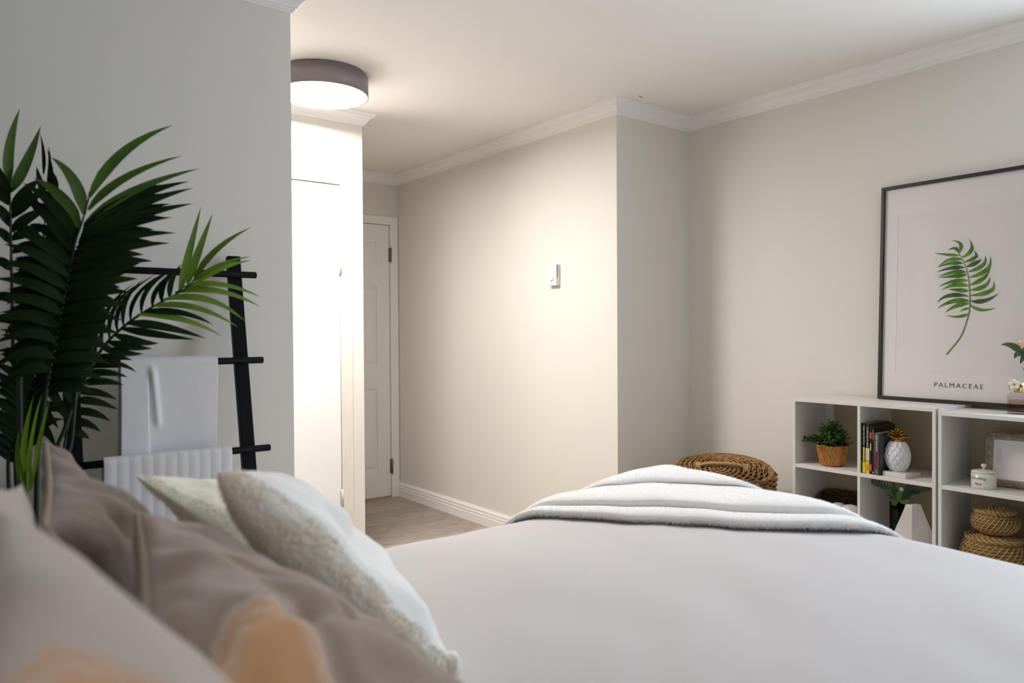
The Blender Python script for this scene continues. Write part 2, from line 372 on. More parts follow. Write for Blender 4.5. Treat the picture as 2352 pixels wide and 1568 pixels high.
# back door, panelled
d2 = MB(); yf = Y3+.006; yb = Y3+.04
st = .105; xm = (BX0+BX1)/2
cols = [(BX0+st, xm-.05), (xm+.05, BX1-st)]
rows = [(.21, .80), (.98, 1.545), (1.69, 1.86)]
d2.box((BX0+.003, yf, .01), (BX0+st, yb, BZ-.004)).box((BX1-st, yf, .01), (BX1-.003, yb, BZ-.004)).box((xm-.05, yf, .01), (xm+.05, yb, BZ-.004))
for a, b in cols:
    for z0, z1 in ((.01, .21), (.80, .98), (1.545, 1.69), (1.86, BZ-.004)): d2.box((a, yf, z0), (b, yb, z1))
d2 = struct(mk('door_2', d2, M['door']))
for a, b in cols:
    for z0, z1 in rows:
        q = MB(); e = .03
        v0 = [(a, yf+.010, z0), (b, yf+.010, z0), (b, yf+.010, z1), (a, yf+.010, z1)]
        v1 = [(a+.008, yf+.010, z0+.008), (b-.008, yf+.010, z0+.008), (b-.008, yf+.010, z1-.008), (a+.008, yf+.010, z1-.008)]
        v2 = [(a+e, yf+.002, z0+e), (b-e, yf+.002, z0+e), (b-e, yf+.002, z1-e), (a+e, yf+.002, z1-e)]
        q.add(v0+v1+v2, [(i+k, (i+1) % 4+k, (i+1) % 4+4+k, i+4+k) for k in (0, 4) for i in range(4)]+[(8, 9, 10, 11)])
        mk('panel', q, M['door'], d2)
mb = MB().box((BX1, Y3-.012, 0), (BX1+.060, Y3, BZ+.055)).box((BX0-.06, Y3-.012, 0), (BX0, Y3, BZ+.055)).box((BX0, Y3-.012, BZ), (BX1, Y3, BZ+.055))
mk('casing', mb, M['trim'], d2)
for z in (1.774, .226):
    mb = MB().tube([(BX1+.004, Y3-.008, z-.052), (BX1+.004, Y3-.008, z+.052)], .008, 10)
    for s_ in (-1, 1): mb.tube([(BX1+.004, Y3-.008, z+s_*.056), (BX1+.004, Y3-.008, z+s_*.063)], .005, 8)
    mb.box((BX1-.008, Y3+.0, z-.05), (BX1+.02, Y3+.005, z+.05))
    tag(mk('hinge', mb, M['brass'], d2), 'brass hinge')
tag(mk('threshold', MB().box((BX0, Y3-.004, 0), (BX1, Y3+.05, .009)), M['chip'], d2), 'bare wood strip under the door')

# ------------------------------------------------------------------ ceiling lamp
LC = Vector((1.37, 3.14, CE)); LR = .20; LZ = 2.256
lamp = thing('ceiling_lamp', 'round flush ceiling lamp with dark grey drum and glowing diffuser in the hall', 'lamp', LC)
mk('mounting_base', MB().lathe([(.001, 0), (LR-.012, 0), (LR-.012, -.014), (.001, -.014)], LC, 64), M['lampmetal'], lamp)
mk('drum_shade', MB().lathe([(LR-.02, -.014), (LR, -.014), (LR, LZ-CE), (LR-.0045, LZ-CE), (LR-.0045, LZ-CE+.012), (LR-.0045, -.020), (LR-.02, -.020)], LC, 96, cap=False), M['lampmetal'], lamp)
mk('diffuser', MB().lathe([(LR-.0045, LZ-CE+.006), (LR-.012, LZ-CE+.002), (.001, LZ-CE+.001)], LC, 96, cap=False), M['diffuser'], lamp)

# ------------------------------------------------------------------ thermostat, outlet
tp = Vector((XH, 3.098, 1.455))
th_ = thing('thermostat', 'white wall thermostat with round dial on the hall wall', 'thermostat', tp)
mk('housing', MB().box((XH-.03, 3.06, 1.457), (XH, 3.135, 1.573), bev=.003), M['plastic'], th_)
mk('slot', MB().box((XH-.022, 3.0585, 1.50), (XH-.017, 3.0605, 1.568)), M['slot'], th_)
mb = MB(); mb.lathe([(.016, 0), (.016, .004), (.0145, .006), (.001, .006)], (0, 0, 0), 28)
mx = Matrix.Translation((XH-.03, 3.098, 1.496)) @ Matrix.Rotation(-pi/2, 4, 'Y')
mb.v = [mx @ v for v in mb.v]; mk('dial', mb, M['plastic'], th_)
op = Vector((3.073, Y4, .40))
ot = thing('wall_outlet', 'white wall outlet low on the recess wall behind the wicker hamper', 'outlet', op)
mk('cover_plate', MB().box((3.038, Y4-.006, .352), (3.108, Y4, .466), bev=.002), M['plastic'], ot)
for z in (.385, .43): mk('socket', MB().box((3.058, Y4-.008, z-.013), (3.088, Y4-.005, z+.013), bev=.002), M['plastic'], ot)

# ------------------------------------------------------------------ bed
BZT = .65; BXF = 2.085; BYF = 1.79; BXH = -.12; BYN = .16
bed = thing('bed', 'wide low bed under the white duvet, filling the foreground', 'bed', ((BXF+BXH)/2, (BYF+BYN)/2, 0))
mk('bed_frame', MB().box((BXH+.03, BYN+.06, .16), (BXF-.06, BYF-.06, .30), bev=.01), M['black'], bed)
mk('mattress', MB().box((BXH+.03, BYN+.05, .30), (BXF-.05, BYF-.05, .585), bev=.05), M['linen'], bed)
for x in (BXH+.1, BXF-.13):
    for y in (BYN+.12, BYF-.12): mk('leg', MB().lathe([(.02, 0), (.03, .16)], (x, y, 0), 14), M['black'], bed)
def fold1(p, lo, hi, r):
    """unrolled coordinate p -> (position, drop, slope angle) round a soft edge"""
    if p > hi-r:
        a = (p-(hi-r))/r
        if a < pi/2: return hi-r+r*sin(a), r*(1-cos(a)), a
        return hi+.012*min(1, (a-pi/2)), r+(p-(hi-r))-r*pi/2, pi/2
    if p < lo+r:
        a = ((lo+r)-p)/r
        if a < pi/2: return lo+r-r*sin(a), r*(1-cos(a)), -a
        return lo-.012*min(1, a-pi/2), r+((lo+r)-p)-r*pi/2, -pi/2
    return p, 0, 0
def duvet_pt(x, y, lift=0, wr=1):
    r = .085
    X, dx, ax = fold1(x, BXH, BXF, r); Y, dy, ay = fold1(y, BYN, BYF, r)
    drop = dx+dy if min(dx, dy) < 1e-6 else max(dx, dy)+.35*min(dx, dy)
    n = Vector((sin(ax), sin(ay), max(.02, cos(ax)*cos(ay)))).normalized()
    h = noise.noise(Vector((x*2.1, y*2.3, .3)))*.010 + noise.noise(Vector((x*5+3, y*3.2, 4)))*.0045
    h += noise.noise(Vector(((x-y)*7, (x+y)*1.6, 8)))*.004
    side = min(1, drop/.3)
    h += side*.02*sin(9*(x+y)+2*noise.noise(Vector((x, y, 9))))
    return Vector((X, Y, BZT-drop)) + n*(h*wr-.004+lift)
ext = .40
def dv(u, v): return duvet_pt(BXH-.0+u*(BXF-BXH+ext), BYN-ext+v*(BYF-BYN+2*ext))
mb = MB().grid(dv, 150, 150)
dvo = mk('duvet', mb, M['duvet']); tag(dvo, 'plain white cotton duvet spread over the whole bed', 'duvet')
sm = dvo.modifiers.new('solid', 'SOLIDIFY'); sm.thickness = .02; sm.offset = -1

# throw folded across the far foot corner
FA, FB = Vector((1.30, 1.86)), Vector((2.16, .865))
ev = (FB-FA).normalized(); nv = Vector((-ev.y, ev.x))
if nv.dot(Vector((1, 1))) < 0: nv = -nv
FL = (FB-FA).length
def sstep(a, b, x):
    t = max(0, min(1, (x-a)/(b-a))); return t*t*(3-2*t)
FOLD = [(0, 0), (-.004, .006), (-.001, .017), (.014, .024), (.040, .025), (.060, .013), (.053, .025), (.060, .041), (.095, .051), (.150, .052), (.205, .050), (.235, .047), (.230, .056), (.245, .067), (.285, .073), (.36, .071), (.46, .076), (.55, .072), (.75, .06), (.98, .05)]
def fold_prof(t):
    n = len(FOLD)-1; x = t*n; i = min(int(x), n-1); f = x-i
    P = [FOLD[max(0, min(n, j))] for j in (i-1, i, i+1, i+2)]
    return tuple(.5*(2*P[1][k]+(P[2][k]-P[0][k])*f+(2*P[0][k]-5*P[1][k]+4*P[2][k]-P[3][k])*f*f+(3*P[1][k]-P[0][k]-3*P[2][k]+P[3][k])*f**3) for k in (0, 1))
def thp(u, v, lift=0):
    s = -.22+1.44*u; q, h = fold_prof(v)
    fan = .55+.75*sstep(-.1, .6, s)+.10*sin(s*5)
    q *= fan if q < .25 else 1+(fan-1)*max(0, 1-(q-.25)/.4)
    amp = .62+.50*sstep(-.1, .45, s)-.42*sstep(.72, 1.05, s)
    h = h*amp+.005*noise.noise(Vector((s*6, q*9, 5)))
    q += .012*noise.noise(Vector((s*4, v*6, 1)))
    bow = .035*sin(max(0, min(1, s))*pi)
    p = FA+ev*(s*FL)+nv*(q-bow)
    return duvet_pt(p.x, p.y, h+.010+lift, wr=.7)
THR = []
mb = MB().grid(thp, 170, 190)
tho = mk('throw_blanket', mb, M['throw']); tag(tho, 'fluffy white plush throw folded over the far foot corner of the bed', 'blanket')
sm = tho.modifiers.new('solid', 'SOLIDIFY'); sm.thickness = .014; sm.offset = -1
def pile(fn, N, ln, wd, m_, parent, up=None, name='pile', lean=.5):
    vs = []; fs = []; e = 1e-3
    for i in range(N):
        u, v = random.random()*.996+.001, random.random()*.996+.001
        p = fn(u, v); du = fn(u+e, v)-p; dv_ = fn(u, v+e)-p; n = du.cross(dv_)
        if n.length < 1e-12: continue
        n.normalize()
        if up is not None and n.dot(up) < 0: n = -n
        r = Vector((random.gauss(0, 1), random.gauss(0, 1), random.gauss(0, 1)))*lean*.5
        d = (n+r).normalized(); sd = d.cross(Vector((random.gauss(0, 1), random.gauss(0, 1), random.gauss(0, 1)))).normalized()*wd
        L_ = ln*random.uniform(.6, 1.2); k = len(vs)
        vs += [p-n*.001-sd, p-n*.001+sd, p+d*L_]; fs.append((k, k+1, k+2))
    b = MB(); b.add(vs, fs, True); o = mk(name, b, m_, parent); o['kind'] = 'stuff'; return o
pile(thp, 60000, .005, .0004, M['throw'], tho, Vector((.2, .2, 1)), lean=.9)
# hem fringe
pile(lambda u, v: thp(u, v*.08), 9000, .010, .0008, M['throw'], tho, Vector((-.7, -.6, .25)), lean=1.0)

# ------------------------------------------------------------------ pillows
def pillow_fn(A, B, C_, D_, tf, tb, pinch=.07, seed=0, wr=.006, pw=.5, crease=0):
    """A top far, B bottom far, C_ top near, D_ bottom near; the front face looks up and down the bed"""
    A, B, C_, D_ = [Vector(q) for q in (A, B, C_, D_)]
    N = ((B-A)+(D_-C_)).cross((C_-A)+(D_-B)).normalized()
    if N.x+N.z < 0: N = -N
    def f(u, v, sgn):
        uu = u*(1-pinch*(1-v*v))*.5+.5; vv = v*(1-pinch*(1-u*u))*.5+.5
        t = max(0, (1-u*u)*(1-v*v))**pw
        w = noise.noise(Vector((u*2.2+seed, v*2.2, seed*1.7)))*2.2+noise.noise(Vector((u*5+seed, v*1.6+u*2, seed*.7)))
        edge = noise.noise(Vector((u*6+seed*3, v*6, 2.2)))*(1-t)*1.5
        T = (tf if sgn > 0 else -tb)*t + wr*(w+edge)*min(1, t*2.0)*(1 if sgn > 0 else -1)
        if crease and sgn > 0:
            for k_, (du, dv) in enumerate(((1.0, .55), (.8, -.7), (.25, 1.0))):
                c_ = noise.noise(Vector((u*du*1.3-v*dv*1.3+seed+k_*7, (u*dv+v*du)*.35, seed*2.1+k_)))
                T -= crease*max(0, 1-abs(c_)*7)**1.3*min(1, t*1.5)
        return (A*(1-uu)+B*uu)*(1-vv)+(C_*(1-uu)+D_*uu)*vv+N*T
    return f
def pillow(name, label, A, B, C_, D_, tf, tb, m_front, m_back=None, n=44, piping=None, band=0, **k):
    f = pillow_fn(A, B, C_, D_, tf, tb, **k); me = bpy.data.meshes.new(name)
    vs = []; idx = {}; fs = []; mi = []; uvs = []
    for sgn in (1, -1):
        for j in range(n+1):
            for i in range(n+1):
                b = i in (0, n) or j in (0, n)
                if b and (1, i, j) in idx: idx[(sgn, i, j)] = idx[(1, i, j)]; continue
                # cosine spacing packs rows near the seam
                u = -cos(pi*i/n); v = -cos(pi*j/n)
                idx[(sgn, i, j)] = len(vs); vs.append(f(u, v, sgn)); uvs.append((u*.5+.5, v*.5+.5))
        for j in range(n):
            for i in range(n):
                q = (idx[(sgn, i, j)], idx[(sgn, i+1, j)], idx[(sgn, i+1, j+1)], idx[(sgn, i, j+1)])
                fs.append(q if sgn > 0 else q[::-1]); mi.append((1 if (-cos(pi*(j+.5)/n))*.5+.5 < band else 0) if sgn > 0 else 1)
    zs = min(v.z for v in vs); off = Vector((sum(v.x for v in vs)/len(vs), sum(v.y for v in vs)/len(vs), zs))
    me.from_pydata([v-off for v in vs], [], fs); me.polygons.foreach_set('use_smooth', [True]*len(fs))
    me.materials.append(m_front); me.materials.append(m_back or m_front); me.polygons.foreach_set('material_index', mi)
    uvl = me.uv_layers.new(name='UVMap')
    for l in me.loops: uvl.data[l.index].uv = uvs[l.vertex_index]
    me.update(); bm = bmesh.new(); bm.from_mesh(me); bmesh.ops.recalc_face_normals(bm, faces=bm.faces); bm.to_mesh(me); bm.free()
    o = bpy.data.objects.new(name, me); C.objects.link(o); o.location = off; tag(o, label, 'pillow')
    if piping:
        pts = []
        for a, b, ax in ((-1, 1, 0), (-1, 1, 1), (1, -1, 2), (1, -1, 3)):
            for i in range(24):
                t = a+(b-a)*i/24
                pts.append(f(*((t, -1) if ax == 0 else (1, t) if ax == 1 else (t, 1) if ax == 2 else (-1, t)), 1))
        mk('piping', MB().tube(pts, .005, 8, closed=True), piping, o)
    return o, f
PR1 = print_mat('greige_linen_orange_print', (.43, .35, .295), .13, .64, .14, .12)
PR2 = print_mat('taupe_linen_orange_print', (.29, .205, .158), .20, .88, .13, .22)
# back row to front row
pillow('pillow', 'white sleeping pillow at the left edge, under the grey-beige cushions', (.055, .76, 1.045), (.17, .76, .69), (.0, .36, 1.06), (.12, .36, .69), .035, .04, M['linen'], seed=3)
pillow('cushion', 'small slice of greige cushion at the far left edge below the palm stems', (.078, 1.05, 1.025), (.12, 1.08, .67), (.012, .68, 1.105), (.06, .70, .70), .02, .04, M['greige'], seed=5)
pillow('cushion', 'dark taupe linen cushion with piped seam standing under the palm', (.137, 1.42, 1.025), (.315, 1.34, .665), (.092, .98, .985), (.30, .94, .665), .085, .05, M['taupe'], seed=8, wr=.008, crease=.010, n=72, piping=M['piping'], pinch=.05)
fb, ffb = pillow('fur_cushion', 'cream fur cushion behind the others, by the hanging towels', (.257, 1.36, .967), (.60, 1.36, .665), (.50, 1.64, .885), (.74, 1.58, .665), .05, .06, M['fur'], seed=12, pinch=.04)
fw, ffw = pillow('fur_cushion', 'large white fur cushion with beige speckled edge, nearest the open duvet', (.279, .968, 1.026), (.605, .948, .668), (.485, 1.30, .930), (.705, 1.19, .665), .055, .06, M['furw'], M['furs'], seed=15, pinch=.02, pw=.34, band=.045, n=64)
pillow('cushion', 'taupe linen cushion with an orange printed patch in front of the fur cushions', (.187, .98, .985), (.540, .87, .665), (.107, .55, .955), (.46, .45, .665), .080, .06, PR2, M['taupe'], seed=21, wr=.008, crease=.012, n=72, piping=M['piping'], pinch=.03, pw=.36)
pillow('cushion', 'large blurred greige cushion filling the bottom left corner', (.028, .62, 1.080), (.25, .62, .70), (-.03, .14, 1.07), (.22, .10, .70), .070, .06, PR1, M['greige'], seed=27, wr=.003, pinch=.02, pw=.4)
def half(f, sg): return lambda u, v: f(-.97+1.94*u, -.97+1.94*v, sg)
for o_, f_ in ((fb, ffb), (fw, ffw)):
    pile(lambda u, v: f_(-.97+1.94*u, -.99+.11*v, 1), 2500, .005, .0005, M['furs'] if o_ is fw else M['fur'], o_, Vector((.7, -.3, .7)))
    pile(half(f_, -1), 9000, .006, .0006, M['furs'] if o_ is fw else M['fur'], o_, Vector((-.7, 0, -.7)))

tc_ = Vector((.620, .965, .668))
mb = MB().lathe([(.001, 0)]+[(.020*sin(pi*i/12)**.8, .020*(1-cos(pi*i/12))) for i in range(1, 12)]+[(.001, .04)], tc_, 28, fr=lambda r, z, a: r*(1+.18*noise.noise(Vector((cos(a)*2, sin(a)*2, z*60)))))
tag(mk('corner_tuft', mb, M['furs'], fw), 'fluffy gathered corner')
# ------------------------------------------------------------------ blanket ladder and towels
def rail_y(z): return Y1-(.045+.207*(1.446-z))
lad = thing('blanket_ladder', 'black leaning blanket ladder with round rungs against the left wall', 'ladder', (.53, rail_y(0), 0))
tilt = math.atan(.207)
for x in (.288, .748):
    mx = Matrix.Translation((x, rail_y(0), 0)) @ Matrix.Rotation(-tilt, 4, 'X')
    mk('rail', MB().box((-.020, -.012, 0), (.020, .012, 1.446/cos(tilt)), mx, bev=.002), M['black'], lad)
RZ = [1.388, 1.119, .851, .583, .315]
def rung_c(z): return rail_y(z)-.022
for z in RZ:
    mk('rung', MB().tube([(.226, rung_c(z), z), (.228, rung_c(z), z), (.808, rung_c(z), z), (.810, rung_c(z), z)], [.0085, .0105, .0105, .0085], 16), M['black'], lad)
def hang(name, label, x0, x1, z, front, back, wfn, stripe=0, seed=0, flare=(0, 0), th=.006):
    yc = rung_c(z); r = .0145; tot = front+pi*r+back
    def f(u, v):
        d = v*tot; x = x0+(x1-x0)*u
        if d < back: y, zz, k = yc+r+.207*(back-d)*0, z-(back-d), (back-d)/back
        elif d < back+pi*r:
            a = (d-back)/r; y, zz, k = yc+r*cos(a), z+r*sin(a), 0
        else: y, zz, k = yc-r, z-(d-back-pi*r), (d-back-pi*r)/front
        if d > back: y -= .0; y += k*.0
        w = wfn(u, k)*(1 if d > back else .15)
        x += (flare[0]*(1-u)+flare[1]*u)*k
        return Vector((x, y-w, zz))
    mb = MB().grid(f, 110, 90); o = mk(name, mb, M['towel']); tag(o, label, 'towel')
    s_ = o.modifiers.new('solid', 'SOLIDIFY'); s_.thickness = th; s_.offset = 0
    return o, f
def w1(u, k):
    a = .016*k*math.exp(-((u-.22)/.05)**2)*0 + .011*sstep(.30, .20, u)*0
    fold = .013*(1-sstep(.255, .275, u-.02*k))*sstep(.02, .25, k)            # narrow folded strip on the left
    cr = .012*math.exp(-((u-(.30+.16*k))/.035)**2)*sstep(.0, .08, k)*(1-sstep(.38, .46, k))
    return fold+cr+.004*noise.noise(Vector((u*4, k*3, 1)))*k+.003*sin(u*7+1)*k
tw1, f1 = hang('towel', 'smooth white towel folded over the second ladder rung', .405, .668, RZ[1], .42, .30, w1, flare=(-.006, -.010))
def w2(u, k):
    return .0018*abs(sin(u*pi*11))+.003*noise.noise(Vector((u*5, k*3, 6)))*k
tw2, f2 = hang('towel', 'ribbed white towel over the third ladder rung, half hidden by cushions', .352, .690, RZ[2], .36, .30, w2, flare=(-.004, -.004))

# ------------------------------------------------------------------ palm
pb = Vector((.17, 2.06, 0))
palm = thing('potted_palm', 'tall dark green palm with long arching fronds in the left corner', 'plant', pb)
mk('pot', MB().lathe([(.001, 0), (.085, 0), (.105, .20), (.112, .20), (.112, .22), (.1, .22), (.098, .19), (.001, .19)], pb, 32), M['pot_p'], palm)
mk('soil', MB().lathe([(.097, .193), (.05, .2), (.001, .203)], pb, 24, cap=False), M['soil'], palm)
def py(x, y, Y): return on(x, y, 'y', Y)
def polyl(pts, n):
    """Catmull-Rom through pts, n samples per span"""
    P = [pts[0]*2-pts[1]]+pts+[pts[-1]*2-pts[-2]]; out = []
    for i in range(1, len(P)-2):
        for k in range(n):
            t = k/n; a, b, c, d = P[i-1], P[i], P[i+1], P[i+2]
            out.append(.5*((2*b)+(c-a)*t+(2*a-5*b+4*c-d)*t*t+(3*b-a-3*c+d)*t**3))
    return out+[pts[-1]]
def frond(pix, Y0, Y1_, r0, r1, mat_='stem', root=True):
    n = len(pix); pts = [py(x, y, Y0+(Y1_-Y0)*i/(n-1)) for i, (x, y) in enumerate(pix)]
    if root: pts = [Vector((pb.x+(pts[0].x-pb.x)*.2, pb.y+(pts[0].y-pb.y)*.2, .19))]+pts
    cl = polyl(pts, 6); N = len(cl)
    o = mk('frond', MB().tube(cl, [r0+(r1-r0)*i/(N-1) for i in range(N)], 8), M[mat_], palm)
    return o, cl
def leaflet(fr, a, c, b, w, m_, jit=.35):
    """base pixel+Y, control, tip -> one leaflet"""
    A, Cc, B = [py(*q) for q in (a, c, b)]
    view = (CAM-(A+B)/2).normalized()
    nrm = (view+Vector((random.uniform(-jit, jit), random.uniform(-jit, jit), random.uniform(-.1, jit)+.15))).normalized()
    return mk('leaflet', MB().leaf(A, Cc, B, w, nrm, seg=9, fold=.22), M[m_], fr)
W_ = .0095
# tall front frond
fr, cl = frond([(84, 1120), (95, 980), (112, 860), (128, 780), (146, 680), (160, 620), (172, 560), (190, 505), (208, 440)], 2.02, 1.90, .006, .0016)
Yf = 1.93; last = None
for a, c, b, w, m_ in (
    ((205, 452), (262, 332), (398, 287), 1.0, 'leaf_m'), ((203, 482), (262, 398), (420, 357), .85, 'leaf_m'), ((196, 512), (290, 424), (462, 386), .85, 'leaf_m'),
    ((193, 522), (300, 440), (436, 416), 1.1, 'leaf_shade'), ((189, 535), (290, 468), (445, 431), 1.1, 'leaf_shade'), ((184, 548), (300, 490), (445, 467), 1.1, 'leaf_shade'),
    ((180, 560), (290, 505), (396, 499), 1.15, 'leaf_shade'), ((172, 580), (270, 530), (405, 535), 1.15, 'leaf_shade'), ((168, 600), (270, 560), (392, 558), 1.2, 'leaf_shade'),
    ((163, 618), (262, 590), (352, 600), 1.2, 'leaf_shade'), ((158, 640), (250, 625), (324, 603), 1.2, 'leaf_shade'), ((152, 664), (240, 640), (318, 640), 1.2, 'leaf_shade'),
    ((148, 690), (230, 660), (300, 672), 1.2, 'leaf_shade'), ((142, 715), (225, 690), (288, 700), 1.2, 'leaf_shade'), ((136, 742), (220, 715), (282, 735), 1.2, 'leaf_shade'),
    ((131, 770), (210, 745), (272, 765), 1.2, 'leaf_shade'), ((126, 800), (200, 775), (262, 800), 1.2, 'leaf_shade'), ((120, 832), (190, 805), (255, 835), 1.2, 'leaf_shade'),
    ((115, 862), (180, 845), (240, 872), 1.1, 'leaf_shade'), ((110, 890), (170, 880), (226, 905), 1.1, 'leaf_shade'),
    ((193, 492), (178, 400), (116, 360), 1.25, 'leaf_m'), ((182, 522), (150, 440), (76, 408), 1.25, 'leaf_m'), ((174, 548), (130, 458), (52, 420), 1.2, 'leaf_shade'),
    ((166, 575), (120, 490), (58, 462), 1.2, 'leaf_shade'), ((160, 605), (100, 540), (25, 532), 1.2, 'leaf_shade'), ((154, 632), (90, 575), (8, 560), 1.2, 'leaf_shade'),
    ((149, 660), (85, 605), (-5, 600), 1.2, 'leaf_shade'), ((145, 690), (80, 640), (-15, 640), 1.2, 'leaf_shade'), ((138, 720), (80, 670), (-15, 690), 1.2, 'leaf_shade'),
    ((133, 750), (75, 705), (-20, 735), 1.2, 'leaf_shade'), ((128, 785), (70, 745), (-15, 790), 1.2, 'leaf_shade'), ((121, 820), (68, 790), (-10, 840), 1.2, 'leaf_shade'),
    ((116, 850), (68, 830), (0, 890), 1.2, 'leaf_shade')):
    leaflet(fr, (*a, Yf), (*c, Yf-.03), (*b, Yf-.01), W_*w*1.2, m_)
    mid_ = [tuple((p_+q_)/2 for p_, q_ in zip(P_, Q_)) for P_, Q_ in zip((a, c, b), last)] if last else None
    if mid_ and m_ == 'leaf_shade' and (last[0][0] < 1e9) and abs(last[2][0]-b[0]) < 120: leaflet(fr, (*mid_[0], Yf+.015), (*mid_[1], Yf-.01), (*[v_*.80+.20*u_ for v_, u_ in zip(mid_[2], mid_[0])], Yf+.01), W_*w*1.2, m_)
    last = (a, c, b)
# arching right-hand frond
fr, cl = frond([(120, 1120), (150, 980), (190, 880), (235, 800), (290, 745), (350, 705), (400, 678), (430, 660), (447, 640)], 2.06, 1.99, .0055, .0016)
Yf = 2.01
for a, c, b, w, m_ in (
    ((412, 672), (430, 590), (462, 473), 1.05, 'leaf_l'), ((430, 652), (450, 590), (489, 489), 1.05, 'leaf_l'), ((447, 640), (485, 565), (578, 521), .95, 'leaf_l'),
    ((444, 646), (500, 600), (576, 589), .7, 'leaf_l'), ((446, 652), (510, 606), (579, 597), .7, 'leaf_l'),
    ((420, 660), (500, 635), (601, 683), .95, 'leaf_l'), ((402, 672), (500, 648), (601, 706), .95, 'leaf_l'), ((376, 688), (480, 662), (564, 738), .95, 'leaf_l'),
    ((350, 703), (450, 686), (548, 752), .95, 'leaf_l'), ((330, 716), (420, 706), (490, 746), 1.0, 'leaf_shade'), ((316, 722), (430, 722), (511, 773), .9, 'leaf_l'),
    ((292, 742), (370, 742), (473, 777), 1.2, 'leaf_shade'), ((278, 754), (360, 770), (450, 780), 1.15, 'leaf_shade'), ((262, 768), (320, 790), (365, 788), 1.1, 'leaf_shade'),
    ((248, 785), (300, 800), (350, 800), 1.1, 'leaf_shade'), ((236, 800), (285, 815), (330, 812), 1.1, 'leaf_shade'),
    ((390, 684), (385, 640), (418, 606), .75, 'leaf_shade'), ((372, 692), (362, 650), (412, 612), .75, 'leaf_shade'), ((350, 704), (346, 655), (420, 612), .6, 'leaf_shade'),
    ((325, 718), (318, 655), (405, 616), .6, 'leaf_shade'), ((300, 736), (292, 668), (392, 620), .55, 'leaf_shade'), ((284, 750), (270, 690), (330, 640), .55, 'leaf_shade'),
    ((270, 762), (250, 690), (360, 628), .55, 'leaf_shade'), ((252, 780), (238, 700), (320, 650), .55, 'leaf_shade'), ((236, 800), (215, 710), (310, 650), .55, 'leaf_shade'),
    ((222, 820), (200, 735), (290, 670), .6, 'leaf_shade'), ((205, 850), (190, 760), (270, 690), .7, 'leaf_shade')):
    leaflet(fr, (*a, Yf), (*c, Yf-.025), (*b, Yf), W_*w, m_)
# low right-hand frond, in shade
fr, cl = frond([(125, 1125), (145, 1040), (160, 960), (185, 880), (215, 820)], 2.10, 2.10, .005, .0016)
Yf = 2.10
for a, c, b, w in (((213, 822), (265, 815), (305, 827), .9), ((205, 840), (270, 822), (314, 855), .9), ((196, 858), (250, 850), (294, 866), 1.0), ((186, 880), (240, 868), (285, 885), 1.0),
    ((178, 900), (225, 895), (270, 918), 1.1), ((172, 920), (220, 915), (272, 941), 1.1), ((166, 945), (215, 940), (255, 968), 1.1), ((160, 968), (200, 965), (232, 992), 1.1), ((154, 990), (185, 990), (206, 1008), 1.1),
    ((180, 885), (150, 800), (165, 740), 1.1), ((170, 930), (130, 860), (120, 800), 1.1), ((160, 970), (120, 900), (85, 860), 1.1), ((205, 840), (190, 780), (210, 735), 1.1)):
    leaflet(fr, (*a, Yf), (*c, Yf-.02), (*b, Yf), W_*w*1.05, 'leaf_shade')
# far left frond against the wall
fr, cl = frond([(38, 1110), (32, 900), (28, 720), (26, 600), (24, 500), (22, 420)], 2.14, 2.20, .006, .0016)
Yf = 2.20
for a, c, b, w, m_ in (((21, 420), (8, 345), (46, 248), 1.15, 'leaf_m'), ((24, 440), (62, 380), (94, 288), 1.2, 'leaf_m'), ((20, 452), (5, 410), (-12, 370), 1.1, 'leaf_shade'),
    ((22, 470), (-5, 430), (-25, 420), 1.2, 'leaf_shade'), ((26, 485), (60, 430), (92, 412), 1.2, 'leaf_shade'), ((26, 500), (70, 455), (112, 430), 1.2, 'leaf_shade'), ((24, 520), (0, 470), (-20, 470), 1.2, 'leaf_shade'),
    ((26, 530), (70, 490), (110, 480), 1.2, 'leaf_shade'), ((26, 550), (75, 520), (130, 520), 1.2, 'leaf_shade'), ((27, 580), (80, 550), (120, 570), 1.2, 'leaf_shade'), ((26, 560), (0, 520), (-25, 530), 1.2, 'leaf_shade'),
    ((28, 610), (75, 590), (115, 610), 1.2, 'leaf_shade'), ((28, 640), (70, 620), (110, 650), 1.2, 'leaf_shade'), ((28, 620), (0, 590), (-25, 600), 1.2, 'leaf_shade'), ((29, 680), (70, 660), (110, 690), 1.2, 'leaf_shade'),
    ((30, 720), (70, 700), (105, 730), 1.2, 'leaf_shade'), ((30, 760), (65, 740), (100, 775), 1.2, 'leaf_shade'), ((30, 800), (65, 780), (95, 815), 1.2, 'leaf_shade'), ((30, 690), (5, 670), (-22, 690), 1.2, 'leaf_shade'), ((30, 740), (5, 720), (-22, 745), 1.2, 'leaf_shade')):
    leaflet(fr, (*a, Yf), (*c, Yf-.03), (*b, Yf), W_*w*1.1, m_)
